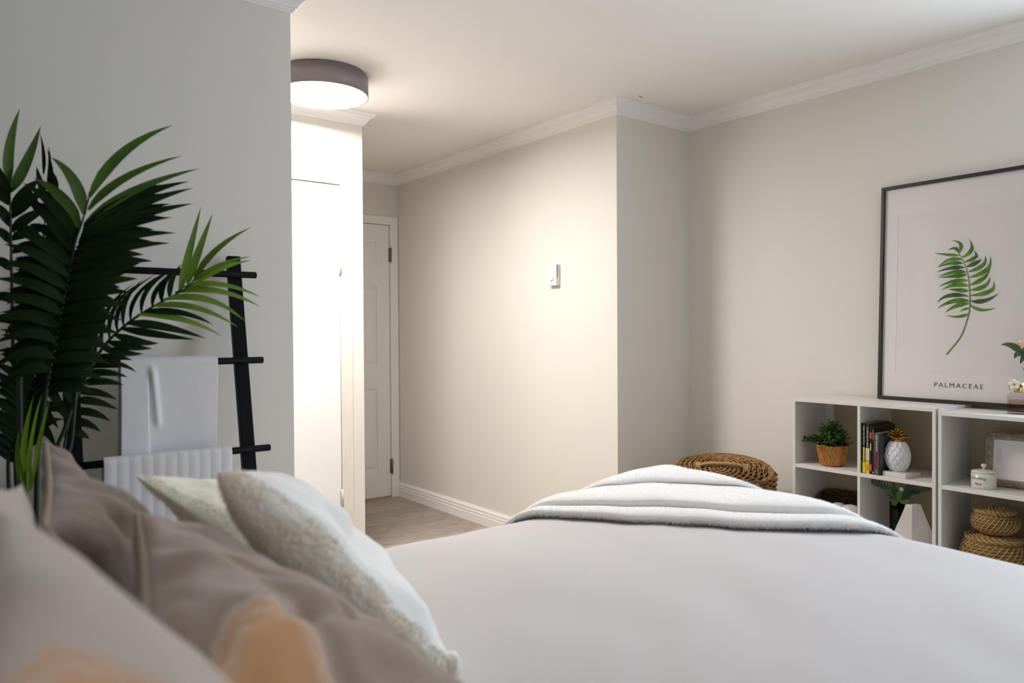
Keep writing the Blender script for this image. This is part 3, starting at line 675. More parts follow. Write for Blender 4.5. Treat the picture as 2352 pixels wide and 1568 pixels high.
# thin upright tips behind
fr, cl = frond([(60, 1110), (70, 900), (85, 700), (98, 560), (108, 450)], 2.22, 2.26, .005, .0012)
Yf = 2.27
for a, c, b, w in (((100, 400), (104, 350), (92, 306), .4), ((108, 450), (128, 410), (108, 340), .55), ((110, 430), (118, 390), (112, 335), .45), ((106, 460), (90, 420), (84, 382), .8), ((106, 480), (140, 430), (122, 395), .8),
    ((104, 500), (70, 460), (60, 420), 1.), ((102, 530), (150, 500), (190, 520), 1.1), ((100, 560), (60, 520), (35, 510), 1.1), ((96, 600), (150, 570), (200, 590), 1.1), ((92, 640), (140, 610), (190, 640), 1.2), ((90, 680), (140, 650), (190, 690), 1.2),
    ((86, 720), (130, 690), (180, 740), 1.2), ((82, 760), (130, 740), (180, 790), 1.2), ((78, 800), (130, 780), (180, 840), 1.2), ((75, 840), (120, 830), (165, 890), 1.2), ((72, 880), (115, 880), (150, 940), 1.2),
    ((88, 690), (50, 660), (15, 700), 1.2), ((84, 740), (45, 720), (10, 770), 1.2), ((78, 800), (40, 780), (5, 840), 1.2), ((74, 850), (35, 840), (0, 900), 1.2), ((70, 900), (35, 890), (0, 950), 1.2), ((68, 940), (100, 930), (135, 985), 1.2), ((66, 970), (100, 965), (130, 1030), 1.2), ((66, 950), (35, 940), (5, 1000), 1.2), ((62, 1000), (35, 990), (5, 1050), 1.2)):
    leaflet(fr, (*a, Yf), (*c, Yf-.03), (*b, Yf-.02), W_*w*1.15, 'leaf_shade')
fr, cl = frond([(20, 1120), (35, 1000), (60, 900), (95, 800), (130, 720), (150, 650)], 2.12, 2.06, .005, .0014)
Yf = 2.09
for i in range(30):
    t = i/29; bx = 25+125*t; by = 1060-410*t
    for sg in (-1, 1):
        tx = bx+sg*random.uniform(75, 120); ty = by-random.uniform(20, 75)
        leaflet(fr, (bx, by, Yf), (bx+sg*45, by-random.uniform(40, 70), Yf-.02), (tx, ty, Yf-.01), W_*1.2, 'leaf_shade')
# canes and young shoots near the pillows
for (pts, r) in (([(48, 1120), (46, 950), (45, 800)], .006), ([(150, 1120), (165, 1010), (176, 880)], .004)):
    P_ = [py(x, y, 2.0) for x, y in pts]; P_ = [Vector((pb.x+(P_[0].x-pb.x)*.3, 2.04, .19))]+P_
    mk('cane', MB().tube(polyl(P_, 5), r, 10), M['stem'], palm)
sh = mk('shoot', MB().tube(polyl([Vector((.165, 2.03, .19)), py(62, 1150, 1.98), py(64, 1080, 1.98)], 5), .004, 8), M['leaf_l'], palm)
for a, c, b, w in (((58, 1130), (40, 1040), (78, 905), .75), ((66, 1130), (62, 1010), (98, 900), .45), ((72, 1120), (90, 1000), (115, 915), .5), ((62, 1130), (30, 1060), (45, 985), .7), ((70, 1125), (60, 1070), (70, 1000), .7)):
    leaflet(sh, (*a, 1.98), (*c, 1.97), (*b, 1.98), W_*w, 'leaf_l')

# ------------------------------------------------------------------ wicker hamper
hc = Vector((2.85, 2.115, 0)); HZ = .562
ham = thing('wicker_hamper', 'round brown wicker hamper with lid and rope handle in the corner behind the bed', 'hamper', hc)
def ring(r, z, amp, nst, ph, rad, seg=120, c=hc, dz=0, k=5):
    pts = [c+Vector(((r+amp*sin(nst*a+ph))*cos(a), (r+amp*sin(nst*a+ph))*sin(a), z+dz*sin(nst*a+ph))) for a in [2*pi*i/seg for i in range(seg)]]
    return pts, rad, k
mb = MB()
for i in range(46):
    z = .02+i*.0118; r = .19+.045*(z/.55)
    p_, rd, k = ring(r, z, .006, 16, (i % 2)*pi, .0052, 96); mb.tube(p_, rd, 5, closed=True)
mk('woven_body', mb, M['wicker'], ham)
mb = MB()
for i in range(32):
    a = 2*pi*i/32; mb.tube([hc+Vector(((.19+.045*t)*cos(a), (.19+.045*t)*sin(a), .01+.55*t)) for t in (0, .5, 1)], .0045, 5)
mk('stakes', mb, M['wickerd'], ham)
# lid: gently domed and tilted towards the room
LT = Matrix.Translation((hc.x, hc.y, HZ)) @ Matrix.Rotation(radians(10), 4, Vector((.596, -.803, 0)))
O0 = Vector((0, 0, 0)); RL = .217
def lidz(r): return .022*(1-(r/RL)**2)-.004
mb = MB()
nr = 17
for i in range(nr):
    r = .018+(RL-.03)*i/(nr-1); ns = 12 if r > .05 else 8
    p_, rd, k = ring(r, lidz(r), .0, ns, (i % 2)*pi, .0046, 120, O0, dz=.006); mb.tube(p_, rd, 5, closed=True)
mb.v = [LT @ v for v in mb.v]; mk('woven_lid', mb, M['wicker'], ham)
mb = MB()
for i in range(24):
    a = 2*pi*i/24; mb.tube([Vector((r*cos(a), r*sin(a), lidz(r))) for r in (.01, .07, .13, RL-.01)], .004, 5)
mb.lathe([(RL-.02, lidz(RL-.02)-.010), (.001, lidz(0)-.010)], O0, 40, cap=False)
mb.v = [LT @ v for v in mb.v]; mk('lid_spokes', mb, M['wickerd'], ham)
mb = MB()
for q in range(4):
    pts = []
    for i in range(220):
        a = 2*pi*i/220; b = 22*a+q*pi/2
        r = RL+.007*cos(b); pts.append(LT @ Vector((r*cos(a), r*sin(a), lidz(RL)+.008*sin(b))))
    mb.tube(pts, .0062, 5, closed=True)
mk('lid_braid', mb, M['wicker'], ham)
# rope handle across the lid, parallel to the bed foot
hd = Vector((.596, -.803, 0)); hn = Vector((.803, .596, 0)); mb = MB()
for q in range(3):
    pts = []
    for i in range(90):
        t = i/89; s_ = -1+2*t; b = 2*pi*7*t+q*2*pi/3
        base = hd*(s_*.105)+Vector((0, 0, lidz(.1)+.016*(1-s_**4)+.010))-hn*.02
        pts.append(LT @ (base+hn*(.0045*cos(b))+Vector((0, 0, .0045*sin(b)))))
    mb.tube(pts, .0048, 6)
for s_ in (-1, 1):
    for q in (-1, 0, 1): mb.tube([LT @ (hd*(s_*(.105+q*.007))-hn*.035+Vector((0, 0, .01))), LT @ (hd*(s_*(.105+q*.007))-hn*.02+Vector((0, 0, .04))), LT @ (hd*(s_*(.105+q*.007))-hn*.003+Vector((0, 0, .012)))], .005, 6)
mk('rope_handle', mb, M['rope'], ham)

# ------------------------------------------------------------------ shelf units
XF = 2.965; SZ = .908; TH = .016
def unit(label, yl, yr, ztop, strip):
    r = thing('cube_shelf', label, 'shelf', ((XF+XR)/2, (yl+yr)/2, 0), 'white cube shelf units along the right wall')
    xb = XR-.018; ym = (yl+yr)/2
    mk('side_panel', MB().box((XF, yl-.0125, 0), (xb, yl, ztop), bev=.001), M['shelf'], r)
    mk('side_panel', MB().box((XF, yr, 0), (xb, yr+.0125, ztop), bev=.001), M['shelf'], r)
    zt = ztop-.0005 if strip else ztop-.012
    mk('top_panel', MB().box((XF, yr+.0125, zt-.0145), (xb, yl-.0125, zt), bev=.001), M['shelf'], r)
    for z in (.622, .322, .045): mk('shelf_board', MB().box((XF+.001, yr+.0125, z-TH), (xb, yl-.0125, z), bev=.001), M['shelf'], r)
    mk('plinth', MB().box((XF+.02, yr+.0125, 0), (XF+.032, yl-.0125, .029)), M['shelf'], r)
    for z0, z1 in ((.622, zt-.0145), (.322, .606), (.045, .306)): mk('divider', MB().box((XF+.001, ym-.006, z0), (xb, ym+.006, z1), bev=.001), M['shelf'], r)
    for a, b in ((yl-.0125, ym+.006), (ym-.006, yr+.0125)):
        for z0, z1 in ((.622, zt-.0145), (.322, .606), (.045, .306)): mk('back_panel', MB().box((xb-.006, b, z0), (xb-.003, a, z1)), M['sback'], r)
    if strip: mk('back_strip', MB().box((xb-.020, yl-.048, .622), (xb-.0065, yl-.0125, zt-.0145)), M['shelf'], r)  # pale upright strip at the back of the upper left cell
    for y in (yl-.02, yr+.02): mk('cam_screw', MB().lathe([(.003, 0), (.001, .001)], (XF+.05, y, .622), 8), M['slot'], r)
    return r, ym
u1, ym1 = unit('white cube shelf unit holding the black books and the pineapple', 1.829, 1.238, SZ, True)
u2, ym2 = unit('white cube shelf unit at the right edge holding the lidded baskets', 1.2295, .638, SZ, False)
ZS = .622; ZM = .322

# ------------------------------------------------------------------ plant in woven pot
pc = Vector((3.045, 1.690, ZS))
pp = thing('potted_plant', 'bushy green plant in orange-brown woven pot on the upper left shelf', 'plant', pc)
def herring(r, z, a):
    k = 26; t = (z/.0085)
    zig = abs(((t*.25+.0) % 2)-1)*2
    return r*(1+.055*abs(sin(k*a*.5+zig*1.6)))
mk('woven_pot', MB().lathe([(.030, 0), (.044, .002)]+[(.048+.014*(i/30)**.8, .004+.086*i/30) for i in range(31)]+[(.058, .089), (.056, .07), (.001, .068)], pc, 234, fr=herring), M['bamboo'], pp)
mk('soil', MB().lathe([(.056, .074), (.02, .078), (.001, .079)], pc, 20, cap=False), M['soil'], pp)
mbs = (MB(), MB()); stm = MB()
def sprig(root, tip, nl, mb, size=.013):
    mid = (root+tip)/2+Vector((0, 0, .012)); stm.tube([root, mid, tip], [.0012, .001, .0005], 4)
    for i in range(nl):
        t = .22+.78*i/(nl-1); p = root*(1-t)**2+mid*2*t*(1-t)+tip*t*t
        for q in range(3):
            a = random.uniform(0, 2*pi); d = Vector((cos(a), sin(a), random.uniform(-.1, 1.0))).normalized()
            L2 = size*random.uniform(.7, 1.3); e = p+d*L2
            mb.leaf(p, p+d*L2*.5+Vector((0, 0, .002)), e, .0028, Vector((random.gauss(0, .5), random.gauss(0, .5), 1)), seg=3)
for i in range(150):
    a = random.uniform(0, 2*pi); el = random.uniform(.05, 1.45); rr = .075*random.uniform(.7, 1.05)
    tip = pc+Vector((cos(a)*cos(el)*rr*1.05, sin(a)*cos(el)*rr*1.1, .088+sin(el)*rr*1.35-.012*cos(el)))
    tip.y = max(1.560, min(1.80, tip.y))
    sprig(pc+Vector((random.uniform(-.03, .03), random.uniform(-.03, .03), .075)), tip, 7, mbs[0 if random.random() < .6 else 1])
for i in range(12):
    t = i/11; sprig(pc+Vector((-.02, .02, .085)), pc+Vector((-.005+random.uniform(-.02, .02), .085+.055*t+random.uniform(-.008, .008), .105+random.uniform(-.012, .018)-.012*t)), 8, mbs[0])
for b_, m_ in ((mbs[0], 'bush'), (mbs[1], 'bushd')):
    o = mk('foliage', b_, M[m_], pp); o['kind'] = 'stuff'
o = mk('twigs', stm, M['bushd'], pp); o['kind'] = 'stuff'

# ------------------------------------------------------------------ books
def book(label, y0, y1, h, depth, deco, cover='bk', x=2.974):
    r = thing('book', label, 'book', (x+depth/2, (y0+y1)/2, ZS), 'paperbacks on the upper shelf'); t = .0012
    mk('cover', MB().box((x, y0, ZS), (x+t, y1, ZS+h)).box((x, y0, ZS), (x+depth, y0+t, ZS+h)).box((x, y1-t, ZS), (x+depth, y1, ZS+h)), M[cover], r)
    mk('page_block', MB().box((x+t, y0+t, ZS+.001), (x+depth-.003, y1-t, ZS+h-.001)), M['pages'], r)
    ym = (y0+y1)/2
    for d in deco:
        if d[0] == 'b': mk('spine_label', MB().box((x-.0006, ym-d[4]*(y1-y0)/2, ZS+d[1]*h), (x, ym+d[4]*(y1-y0)/2, ZS+d[2]*h)), M[d[3]], r)
        else: text(d[1], d[4], (x-.0012, ym, ZS+(d[2]+d[3])/2*h), (0, 0, -1), (0, -1, 0), M[d[5]], r, fit=(d[3]-d[2])*h)
    return r
def yb_(px, py_=1088, x=2.974): return on(px, py_, 'x', x).y
e = [yb_(v) for v in (1973.3, 1980.4, 1988.0, 1997.3, 2002.6, 2007.8, 2022)]
g_ = .0004
book('thinnest black paperback with small white spine text, against the divider', e[1]+g_, e[0]-g_, .203, .135, [('t', 'THE WAR THAT CHANGED AFRICA', .42, .93, .0062, 'whiteink'), ('t', 'GREY SIMPSON', .12, .32, .0062, 'whiteink')])
book('black paperback with cream title and a lime yellow sticker low on its spine', e[2]+g_, e[1]-g_, .203, .128, [('t', 'TRAIN TO PAKISTAN', .57, .95, .0085, 'goldink'), ('b', .22, .52, 'yellow', .5), ('b', .01, .24, 'yellow', .92)])
book('black paperback with a cream label and an amber used sticker', e[3]+g_, e[2]-g_, .203, .165, [('t', 'CLYBOURNE PARK', .52, .93, .0085, 'whiteink'), ('b', .25, .51, 'creamp', .98), ('b', .0, .26, 'amber', .98), ('t', 'USED', .06, .18, .0085, 'ink')])
book('black paperback with red blocks and a small yellow block on its spine', e[4]+g_, e[3]-g_, .198, .172, [('b', .72, .85, 'red', .85), ('b', .48, .63, 'yellow', .5), ('b', .06, .2, 'red', .85)])
book('slim plain black book between the red-blocked paperback and the grey one', e[5]+g_, e[4]-g_, .192, .178, [('t', 'NIGHT BOAT', .72, .94, .005, 'whiteink'), ('b', .03, .055, 'whiteink', .5)])
book('shorter smoky grey paperback with bold slanted white title and dark red print', e[6]+g_, e[5]-g_, .168, .12, [('b', .18, .58, 'maroon', .42), ('t', 'IAN RANKIN', .57, .95, .0115, 'whiteink'), ('t', 'ORION', .04, .14, .006, 'whiteink')], cover='greybk', x=2.968)

# ------------------------------------------------------------------ marble slab and pineapple
sl = MB()
q = [on(2023, 1092, 'z', ZS), on(2062, 1097.5, 'z', ZS)]
sc = Vector((3.030, 1.395, ZS))
mx = Matrix.Translation(sc) @ Matrix.Rotation(radians(-6), 4, 'Z')
sl.box((-.053, -.050, 0), (.053, .045, .018), mx, bev=.0015)
tag(mk('marble_slab', sl, M['marble']), 'small square white marble slab under the pineapple ornament', 'slab')
pn = Vector((3.034, 1.4095, ZS+.018))
pin = thing('pineapple_ornament', 'white ceramic pineapple with gold leaves on a marble slab', 'ornament', pn)
def tri(x): return abs((x % 1)-.5)*2
def diam(r, z, a):
    n = 12; t = z/.036; u_ = a/(2*pi)*n
    return r+.0042*min(1, 2*min(1-tri(u_+t), 1-tri(u_-t)))*min(1, r/.03)
prof = []
for i in range(57):
    t = i/56; z = .118*t; r = .0445*(sin(pi*(.13+.74*t)))**.62
    prof.append((r*.985, z))
mk('body', MB().lathe([(.001, 0)]+prof+[(.001, .118)], pn, 168, fr=diam), M['ceramic'], pin)
for tier, (n, r0, z0, ln, out) in enumerate(((9, .020, .114, .034, .95), (8, .016, .126, .034, .8), (7, .012, .138, .030, .6), (5, .006, .148, .028, .35))):
    for i in range(n):
        a = 2*pi*(i+.5*(tier % 2))/n+random.uniform(-.12, .12); d = Vector((cos(a), sin(a), 0)); A = pn+d*r0*.7+Vector((0, 0, z0))
        Cc = A+d*ln*.35*out+Vector((0, 0, ln*.75)); B = A+d*ln*out*1.0+Vector((0, 0, ln*(.72+random.uniform(-.1, .15))))
        o = mk('gold_leaf', MB().leaf(A, Cc, B, .0085, d*-1+Vector((0, 0, .6)), seg=7, fold=.45), M['gold'], pin)
        s_ = o.modifiers.new('solid', 'SOLIDIFY'); s_.thickness = .0016
mk('crown_core', MB().lathe([(.021, .110), (.019, .125), (.013, .142), (.006, .156), (.001, .160)], pn, 20), M['gold'], pin)

# ------------------------------------------------------------------ dark basket with white bundles (middle left shelf)
bc = Vector((3.10, 1.690, ZM))
bk_ = thing('dark_basket', 'low dark brown wicker basket on the shelf below the potted plant', 'basket', bc)
mb = MB()
def rrect(t, hx, hy, r=.04):
    a = 2*pi*t; c_, s_ = cos(a), sin(a); p_ = 5
    k = (abs(c_)**p_+abs(s_)**p_)**(-1/p_); return hx*c_*k, hy*s_*k
for i in range(18):
    z = .006+i*.0085; pts = []
    for j in range(96):
        x, y = rrect(j/96, .092+.012*i/18, .098+.012*i/18); w = .003*sin(40*pi*j/96*2/2+(i % 2)*pi); k = 1+w/.1
        hz = z*(.72+.28*sstep(-.07, .07, x))+(.012*max(0, x/.1)**2*(i/17)**2)
        pts.append(bc+Vector((x*k, y*k, hz)))
    mb.tube(pts, .0047, 5, closed=True)
mk('woven_wall', mb, M['wickerd'], bk_)
mk('basket_floor', MB().box(bc+Vector((-.085, -.09, .0)), bc+Vector((.085, .09, .006))), M['wickerd'], bk_)
mb = MB()
for j in range(20):
    x, y = rrect(j/20, .098, .104); mb.tube([bc+Vector((x*.93, y*.93, .004)), bc+Vector((x*1.05, y*1.05, .155*(.72+.28*sstep(-.07, .07, x))+.012*max(0, x/.1)**2))], .004, 5)
mk('stakes', mb, M['wickerd'], bk_)
def gourd(label, c, r, h, seed):
    def fr(rr, z, a): return rr*(1+.06*abs(sin(3*a+seed))+.05*noise.noise(Vector((cos(a), sin(a), seed+z*9))))
    mb = MB().lathe([(.001, 0)]+[(r*sin(pi*i/18)**.75, h*(1-cos(pi*i/18))/2) for i in range(1, 18)]+[(.001, h)], c, 36, fr=fr)
    tag(mk('cloth_bundle', mb, M['linen']), label, 'bundle', 'white bundles in the dark basket')
gourd('white rounded bundle deeper in the dark basket, left of the other', on(1926, 1154, 'x', 3.10)+Vector((0, 0, -.068)), .036, .068, 1)
gourd('white rounded bundle in the dark basket, beside the shelf divider', on(1958, 1160, 'x', 3.05)+Vector((0, .008, -.062)), .040, .062, 4)

# ------------------------------------------------------------------ vase with greenery and marble wedge (middle right shelf)
vc = Vector((3.105, 1.445, ZM))
va = thing('glass_vase', 'dark smoky glass vase of fern fronds and leaves behind the marble wedge', 'vase', vc)
mk('vase_body', MB().lathe([(.001, 0), (.024, 0), (.0265, .01), (.028, .19), (.0265, .19), (.0245, .014), (.001, .012)], vc, 40), M['vaseglass'], va)
def fernf(pix, X0, X1, nl, ln, ang=1.0):
    n = len(pix); pts = [on(x, y, 'x', X0+(X1-X0)*i/(n-1)) for i, (x, y) in enumerate(pix)]; cl = polyl([vc+Vector((0, 0, .02)), vc+Vector((0, 0, .17))]+pts, 6)
    fr = mk('fern_stem', MB().tube(cl, .0014, 5), M['bushd'], va); k0 = len(cl)-6*(n-1); mb = MB()
    for i in range(nl):
        t = i/(nl-1); j = k0+t*(len(cl)-1-k0); a = int(min(j, len(cl)-2)); p = cl[a].lerp(cl[a+1], j-a); tg = (cl[a+1]-cl[a]).normalized()
        sd = tg.cross(Vector((-1, -.3, .2))).normalized(); L2 = ln*(sin(pi*(.12+.8*t)))**.7
        for s_ in (-1, 1): mb.leaf(p, p+sd*s_*L2*.5+tg*L2*.3, p+sd*s_*L2*.9+tg*L2*.55, .0030, Vector((-1, -.3, .4)), seg=3)
    o = mk('fern_pinnae', mb, M['bushd'], fr); o['kind'] = 'stuff'
fernf([(2062, 1150), (2040, 1122), (2012, 1106), (1988, 1097)], 3.09, 3.05, 16, .022)
fernf([(2076, 1155), (2085, 1132), (2100, 1122), (2142, 1118)], 3.08, 3.05, 22, .030)
for a, c, b, w in (((2062, 1150), (2050, 1128), (2028, 1121), .011), ((2066, 1150), (2055, 1135), (2036, 1136), .011), ((2066, 1148), (2050, 1120), (2052, 1105), .012), ((2070, 1150), (2075, 1125), (2068, 1106), .012), ((2072, 1150), (2088, 1130), (2084, 1108), .011), ((2064, 1155), (2050, 1148), (2040, 1146), .009), ((2070, 1155), (2082, 1150), (2090, 1152), .009), ((2068, 1152), (2065, 1135), (2060, 1128), .010), ((2060, 1158), (2052, 1160), (2046, 1154), .008)):
    P3 = [on(*q, 'x', 3.07) for q in (a, c, b)]; A0 = vc+Vector((0, 0, .18))
    mk('leaf', MB().leaf(A0.lerp(P3[0], .8), P3[1], P3[2], w, Vector((-1, -.4, .5))+Vector((0, random.uniform(-.4, .4), random.uniform(-.3, .3))), seg=8, fold=.2), M['bushd' if random.random() < .6 else 'bush'], va)
fc = on(2071, 1123, 'x', 3.045)
fo = mk('small_flower', MB().lathe([(.0022, 0), (.003, .002), (.001, .004)], fc, 10), M['yellow'], va)
for i in range(5):
    a = 2*pi*i/5; d = Vector((-.25, cos(a), sin(a))); mk('petal', MB().leaf(fc, fc+d*.006, fc+d*.010, .0035, Vector((-1, 0, .2)), seg=5), M['petal_w'], fo)
tag(fo, 'small white flower')
mw = MB()
A_, B_, C_ = on(2084, 1157.5, 'x', 2.99), on(2097, 1157.5, 'x', 2.985), on(2107, 1158, 'x', 3.02)
za = A_.z
c0 = on(2097, 1240, 'x', 2.985)
base = [Vector((2.985, 1.420, ZM)), Vector((2.985, 1.328, ZM)), Vector((3.115, 1.268, ZM)), Vector((3.115, 1.360, ZM))]
top = [Vector((2.985, 1.356, za)), Vector((2.985, 1.332, za)), Vector((3.025, 1.316, za)), Vector((3.025, 1.340, za))]
base = [Vector((2.99, 1.436, ZM)), Vector((2.985, 1.332, ZM)), Vector((3.10, 1.272, ZM)), Vector((3.11, 1.376, ZM))]
mw.add(base+top, [(0, 3, 2, 1), (4, 5, 6, 7), (0, 1, 5, 4), (1, 2, 6, 5), (2, 3, 7, 6), (3, 0, 4, 7)])
wo = mk('marble_wedge', mw, M['marble']); tag(wo, 'white marble wedge with sloping sides standing in front of the vase', 'bookend')
bv = wo.modifiers.new('bevel', 'BEVEL'); bv.width = .0025; bv.segments = 2

# ------------------------------------------------------------------ lidded jar
jc = Vector((3.030, 1.0985, ZS))
jr = thing('ceramic_jar', 'small cream ceramic jar with knobbed lid and handwritten lettering', 'jar', jc)
JR = .0405
mk('jar_body', MB().lathe([(.001, 0), (JR-.003, 0), (JR, .003), (JR, .056), (JR-.003, .057), (.001, .057)], jc, 56), M['cream_cer'], jr)
ld = mk('lid', MB().lathe([(JR-.002, .0575), (JR, .059), (JR-.001, .062), (JR-.008, .065), (.012, .0675), (.001, .068)], jc, 56), M['cream_cer'], jr)
mk('knob', MB().lathe([(.005, .067), (.004, .072), (.0055, .075), (.0088, .0795), (.0092, .083), (.007, .0875), (.001, .0895)], jc, 28), M['cream_cer'], ld)
def wraptext(txt, size, ang0, z, m_):
    cu = bpy.data.curves.new('t', 'FONT'); cu.body = txt; cu.size = size; cu.align_x = 'CENTER'; cu.align_y = 'CENTER'; cu.shear = .35; cu.resolution_u = 3
    to = bpy.data.objects.new('t', cu); C.objects.link(to); bpy.context.view_layer.update()
    me = bpy.data.meshes.new_from_object(to.evaluated_get(bpy.context.evaluated_depsgraph_get())); bpy.data.objects.remove(to); bpy.data.curves.remove(cu)
    vs = []
    for v in me.vertices:
        a = ang0+v.co.x*.82/JR; vs.append(jc+Vector((cos(a)*(JR+.0005), sin(a)*(JR+.0005), z+v.co.y)))
    fs = [tuple(f.vertices) for f in me.polygons]; bpy.data.meshes.remove(me)
    mk('lettering', MB().add(vs, fs), m_, jr)
aj = math.atan2(0-jc.y, 0-jc.x)
wraptext('Everything', .0155, aj-.50, .039, M['ink']); wraptext('Nice', .0155, aj-.50, .019, M['ink'])

# ------------------------------------------------------------------ small carved picture frame
pf = Vector((3.105, 1.05, ZS))
pfr = thing('photo_frame', 'small carved silver frame with blank white card beside the cream jar', 'picture frame', pf)
wv = Vector((.16, -.987, 0)).normalized(); tl_ = radians(12)
uv_ = Vector((.987, .16, 0))*sin(tl_)+Vector((0, 0, cos(tl_))); nf = wv.cross(uv_).normalized()
if nf.x > 0: nf = -nf
PW, PH = .165, .198; p00 = Vector((3.086, 1.119, ZS+.001))
def fp(a, b, d=0): return p00+wv*a+uv_*b+nf*d
mb = MB(); K = 48
def outline(t, inset, d, wob):
    s_ = t*4 % 4; side = int(s_); k = s_-side; x0, y0, x1, y1 = inset, inset, PW-inset, PH-inset
    ww = wob*(.5-.5*cos(2*pi*k*2))*(1 if .08 < k < .92 else .3)
    if side == 0: return fp(x0+(x1-x0)*k, y0-ww*.5, d)
    if side == 1: return fp(x1+ww*.6, y0+(y1-y0)*k, d)
    if side == 2: return fp(x1-(x1-x0)*k, y1+ww, d)
    return fp(x0-ww, y1-(y1-y0)*k, d)
rings = [(.0, -.012, .004), (0, .0, .004), (.006, .010, .001), (.014, .007, 0), (.017, .011, 0), (.021, .006, 0), (.024, .0075, 0), (.027, .0, 0)]
vs = [outline(i/(4*K), ins, d, wb) for ins, d, wb in rings for i in range(4*K)]; n_ = 4*K
mb.add(vs, [(r*n_+i, r*n_+(i+1) % n_, (r+1)*n_+(i+1) % n_, (r+1)*n_+i) for r in range(len(rings)-1) for i in range(n_)], True)
mk('carved_frame', mb, M['kraft'], pfr)
mb = MB()
for (a, b) in ((.010, .010), (PW-.01, .01), (.01, PH-.01), (PW-.01, PH-.01)):
    for k in range(5):
        an = k*2*pi/5; q_ = fp(a+.006*cos(an), b+.006*sin(an), .010); mb.tube([q_-wv*.004, q_+nf*.003, q_+wv*.004], [.001, .003, .001], 6)
mk('corner_carving', mb, M['kraft'], pfr)
mb = MB(); mb.add([fp(.025, .025, .001), fp(PW-.025, .025, .001), fp(PW-.025, PH-.025, .001), fp(.025, PH-.025, .001)], [(0, 1, 2, 3)]); mk('card', mb, M['paper'], pfr)
mb = MB(); mb.add([fp(.004, .004, -.011), fp(PW-.004, .004, -.011), fp(PW-.004, PH-.004, -.011), fp(.004, PH-.004, -.011)], [(0, 1, 2, 3)]); mk('backing', mb, M['bk'], pfr)
mb = MB()
for k in range(14):
    for j in range(5): mb.box((0, 0, 0), (.0022, .0009, .0004), Matrix.Translation(fp(.036+j*.0036, .085+k*.0042, .0014)) @ Matrix((wv, uv_, nf)).transposed().to_4x4())
o = mk('printed_lines', mb, M['slot'], pfr); o['kind'] = 'stuff'

# ------------------------------------------------------------------ seagrass baskets
def coil_basket(label, c, prof, lidr, lh):
    r = thing('seagrass_basket', label, 'basket', c, 'lidded seagrass baskets stacked on the right shelf')
    mb = MB(); st = MB()
    for i, (rr, z) in enumerate(prof):
        mb.tube([c+Vector((rr*cos(2*pi*k/56), rr*sin(2*pi*k/56), z)) for k in range(56)], .0062, 7, closed=True)
    n = 30
    for i in range(len(prof)-1):
        (r0, z0), (r1, z1) = prof[i], prof[i+1]
        for k in range(n):
            a = 2*pi*(k+i*.45)/n; b = a+.10
            st.tube([c+Vector(((r0+.0062)*cos(a), (r0+.0062)*sin(a), z0)), c+Vector((((r0+r1)/2+.0070)*cos((a+b)/2), ((r0+r1)/2+.0070)*sin((a+b)/2), (z0+z1)/2)), c+Vector(((r1+.0062)*cos(b), (r1+.0062)*sin(b), z1))], .0013, 4)
    mk('coiled_body', mb, M['seagrass'], r); o = mk('stitching', st, M['raffia'], r); o['kind'] = 'stuff'
    mb = MB(); st = MB(); rr = lidr
    while rr > .008:
        z = lh+.010*(1-(rr/lidr)**2)
        mb.tube([c+Vector((rr*cos(2*pi*k/56), rr*sin(2*pi*k/56), z)) for k in range(56)], .0068, 7, closed=True)
        for k in range(26 if rr == lidr else int(26*rr/lidr)+3):
            m3 = 26 if rr == lidr else int(26*rr/lidr)+3; a = 2*pi*k/m3
            st.tube([c+Vector(((rr+.007*cos(q))*cos(a+.09*(1-q)), (rr+.007*cos(q))*sin(a+.09*(1-q)), z+.0072*sin(q))) for q in (-1.2, -.4, .5, 1.3, 2.2)], .0013, 4)
        rr -= .0115
    l_ = mk('lid', mb, M['seagrass'], r); o = mk('lid_stitching', st, M['raffia'], l_); o['kind'] = 'stuff'
    return r
b1 = Vector((3.075, 1.080, ZM))
b1z = .468-ZM
coil_basket('larger lower lidded seagrass basket at the base of the stack', b1, [(.085, .007), (.094, .018), (.100, .029), (.103, .040), (.104, .051), (.103, .062), (.100, .073), (.096, .084), (.091, .094), (.085, .103)], .088, .113)
b2 = Vector((3.075, 1.078, ZM+.131))
coil_basket('smaller lidded seagrass basket on top of the stack', b2, [(.050, .007), (.061, .016), (.068, .026), (.071, .036), (.071, .046), (.068, .056), (.062, .065), (.057, .072)], .060, .081)

# ------------------------------------------------------------------ big framed print leaning on the wall
Z0 = SZ+.001; YA = 1.566; XA = 3.196; ht = .905; wd = .615
tl2 = math.asin((XR-.022-XA-.0)/ht)
aw = Vector((-.03, -.9995, 0)).normalized(); au = Vector((sin(tl2), 0, cos(tl2))); an_ = au.cross(aw).normalized()
if an_.x > 0: an_ = -an_
a00 = Vector((XA, YA, Z0))
art = thing('framed_print', 'large black framed botanical print of a green palm frond leaning on the shelf', 'picture', a00+aw*wd/2)
def ap(a, b, d=0): return a00+aw*a+au*b+an_*d
def abox(a0, b0, a1, b1, d0, d1): return MB().box((a0, b0, d0), (a1, b1, d1), Matrix.Translation(a00) @ Matrix((aw, au, an_)).transposed().to_4x4(), bev=.0008)
FWd = .0135
for (x0, y0, x1, y1) in ((0, 0, wd, FWd), (0, ht-FWd, wd, ht), (0, FWd, FWd, ht-FWd), (wd-FWd, FWd, wd, ht-FWd)): mk('frame_bar', abox(x0, y0, x1, y1, -.012, .010), M['frame'], art)
mk('backing', abox(.004, .004, wd-.004, ht-.004, -.011, -.006), M['frame'], art)
mk('mat_board', abox(FWd-.002, FWd-.002, wd-.03+.0185, ht-FWd+.002, -.006, -.002), M['matboard'], art)
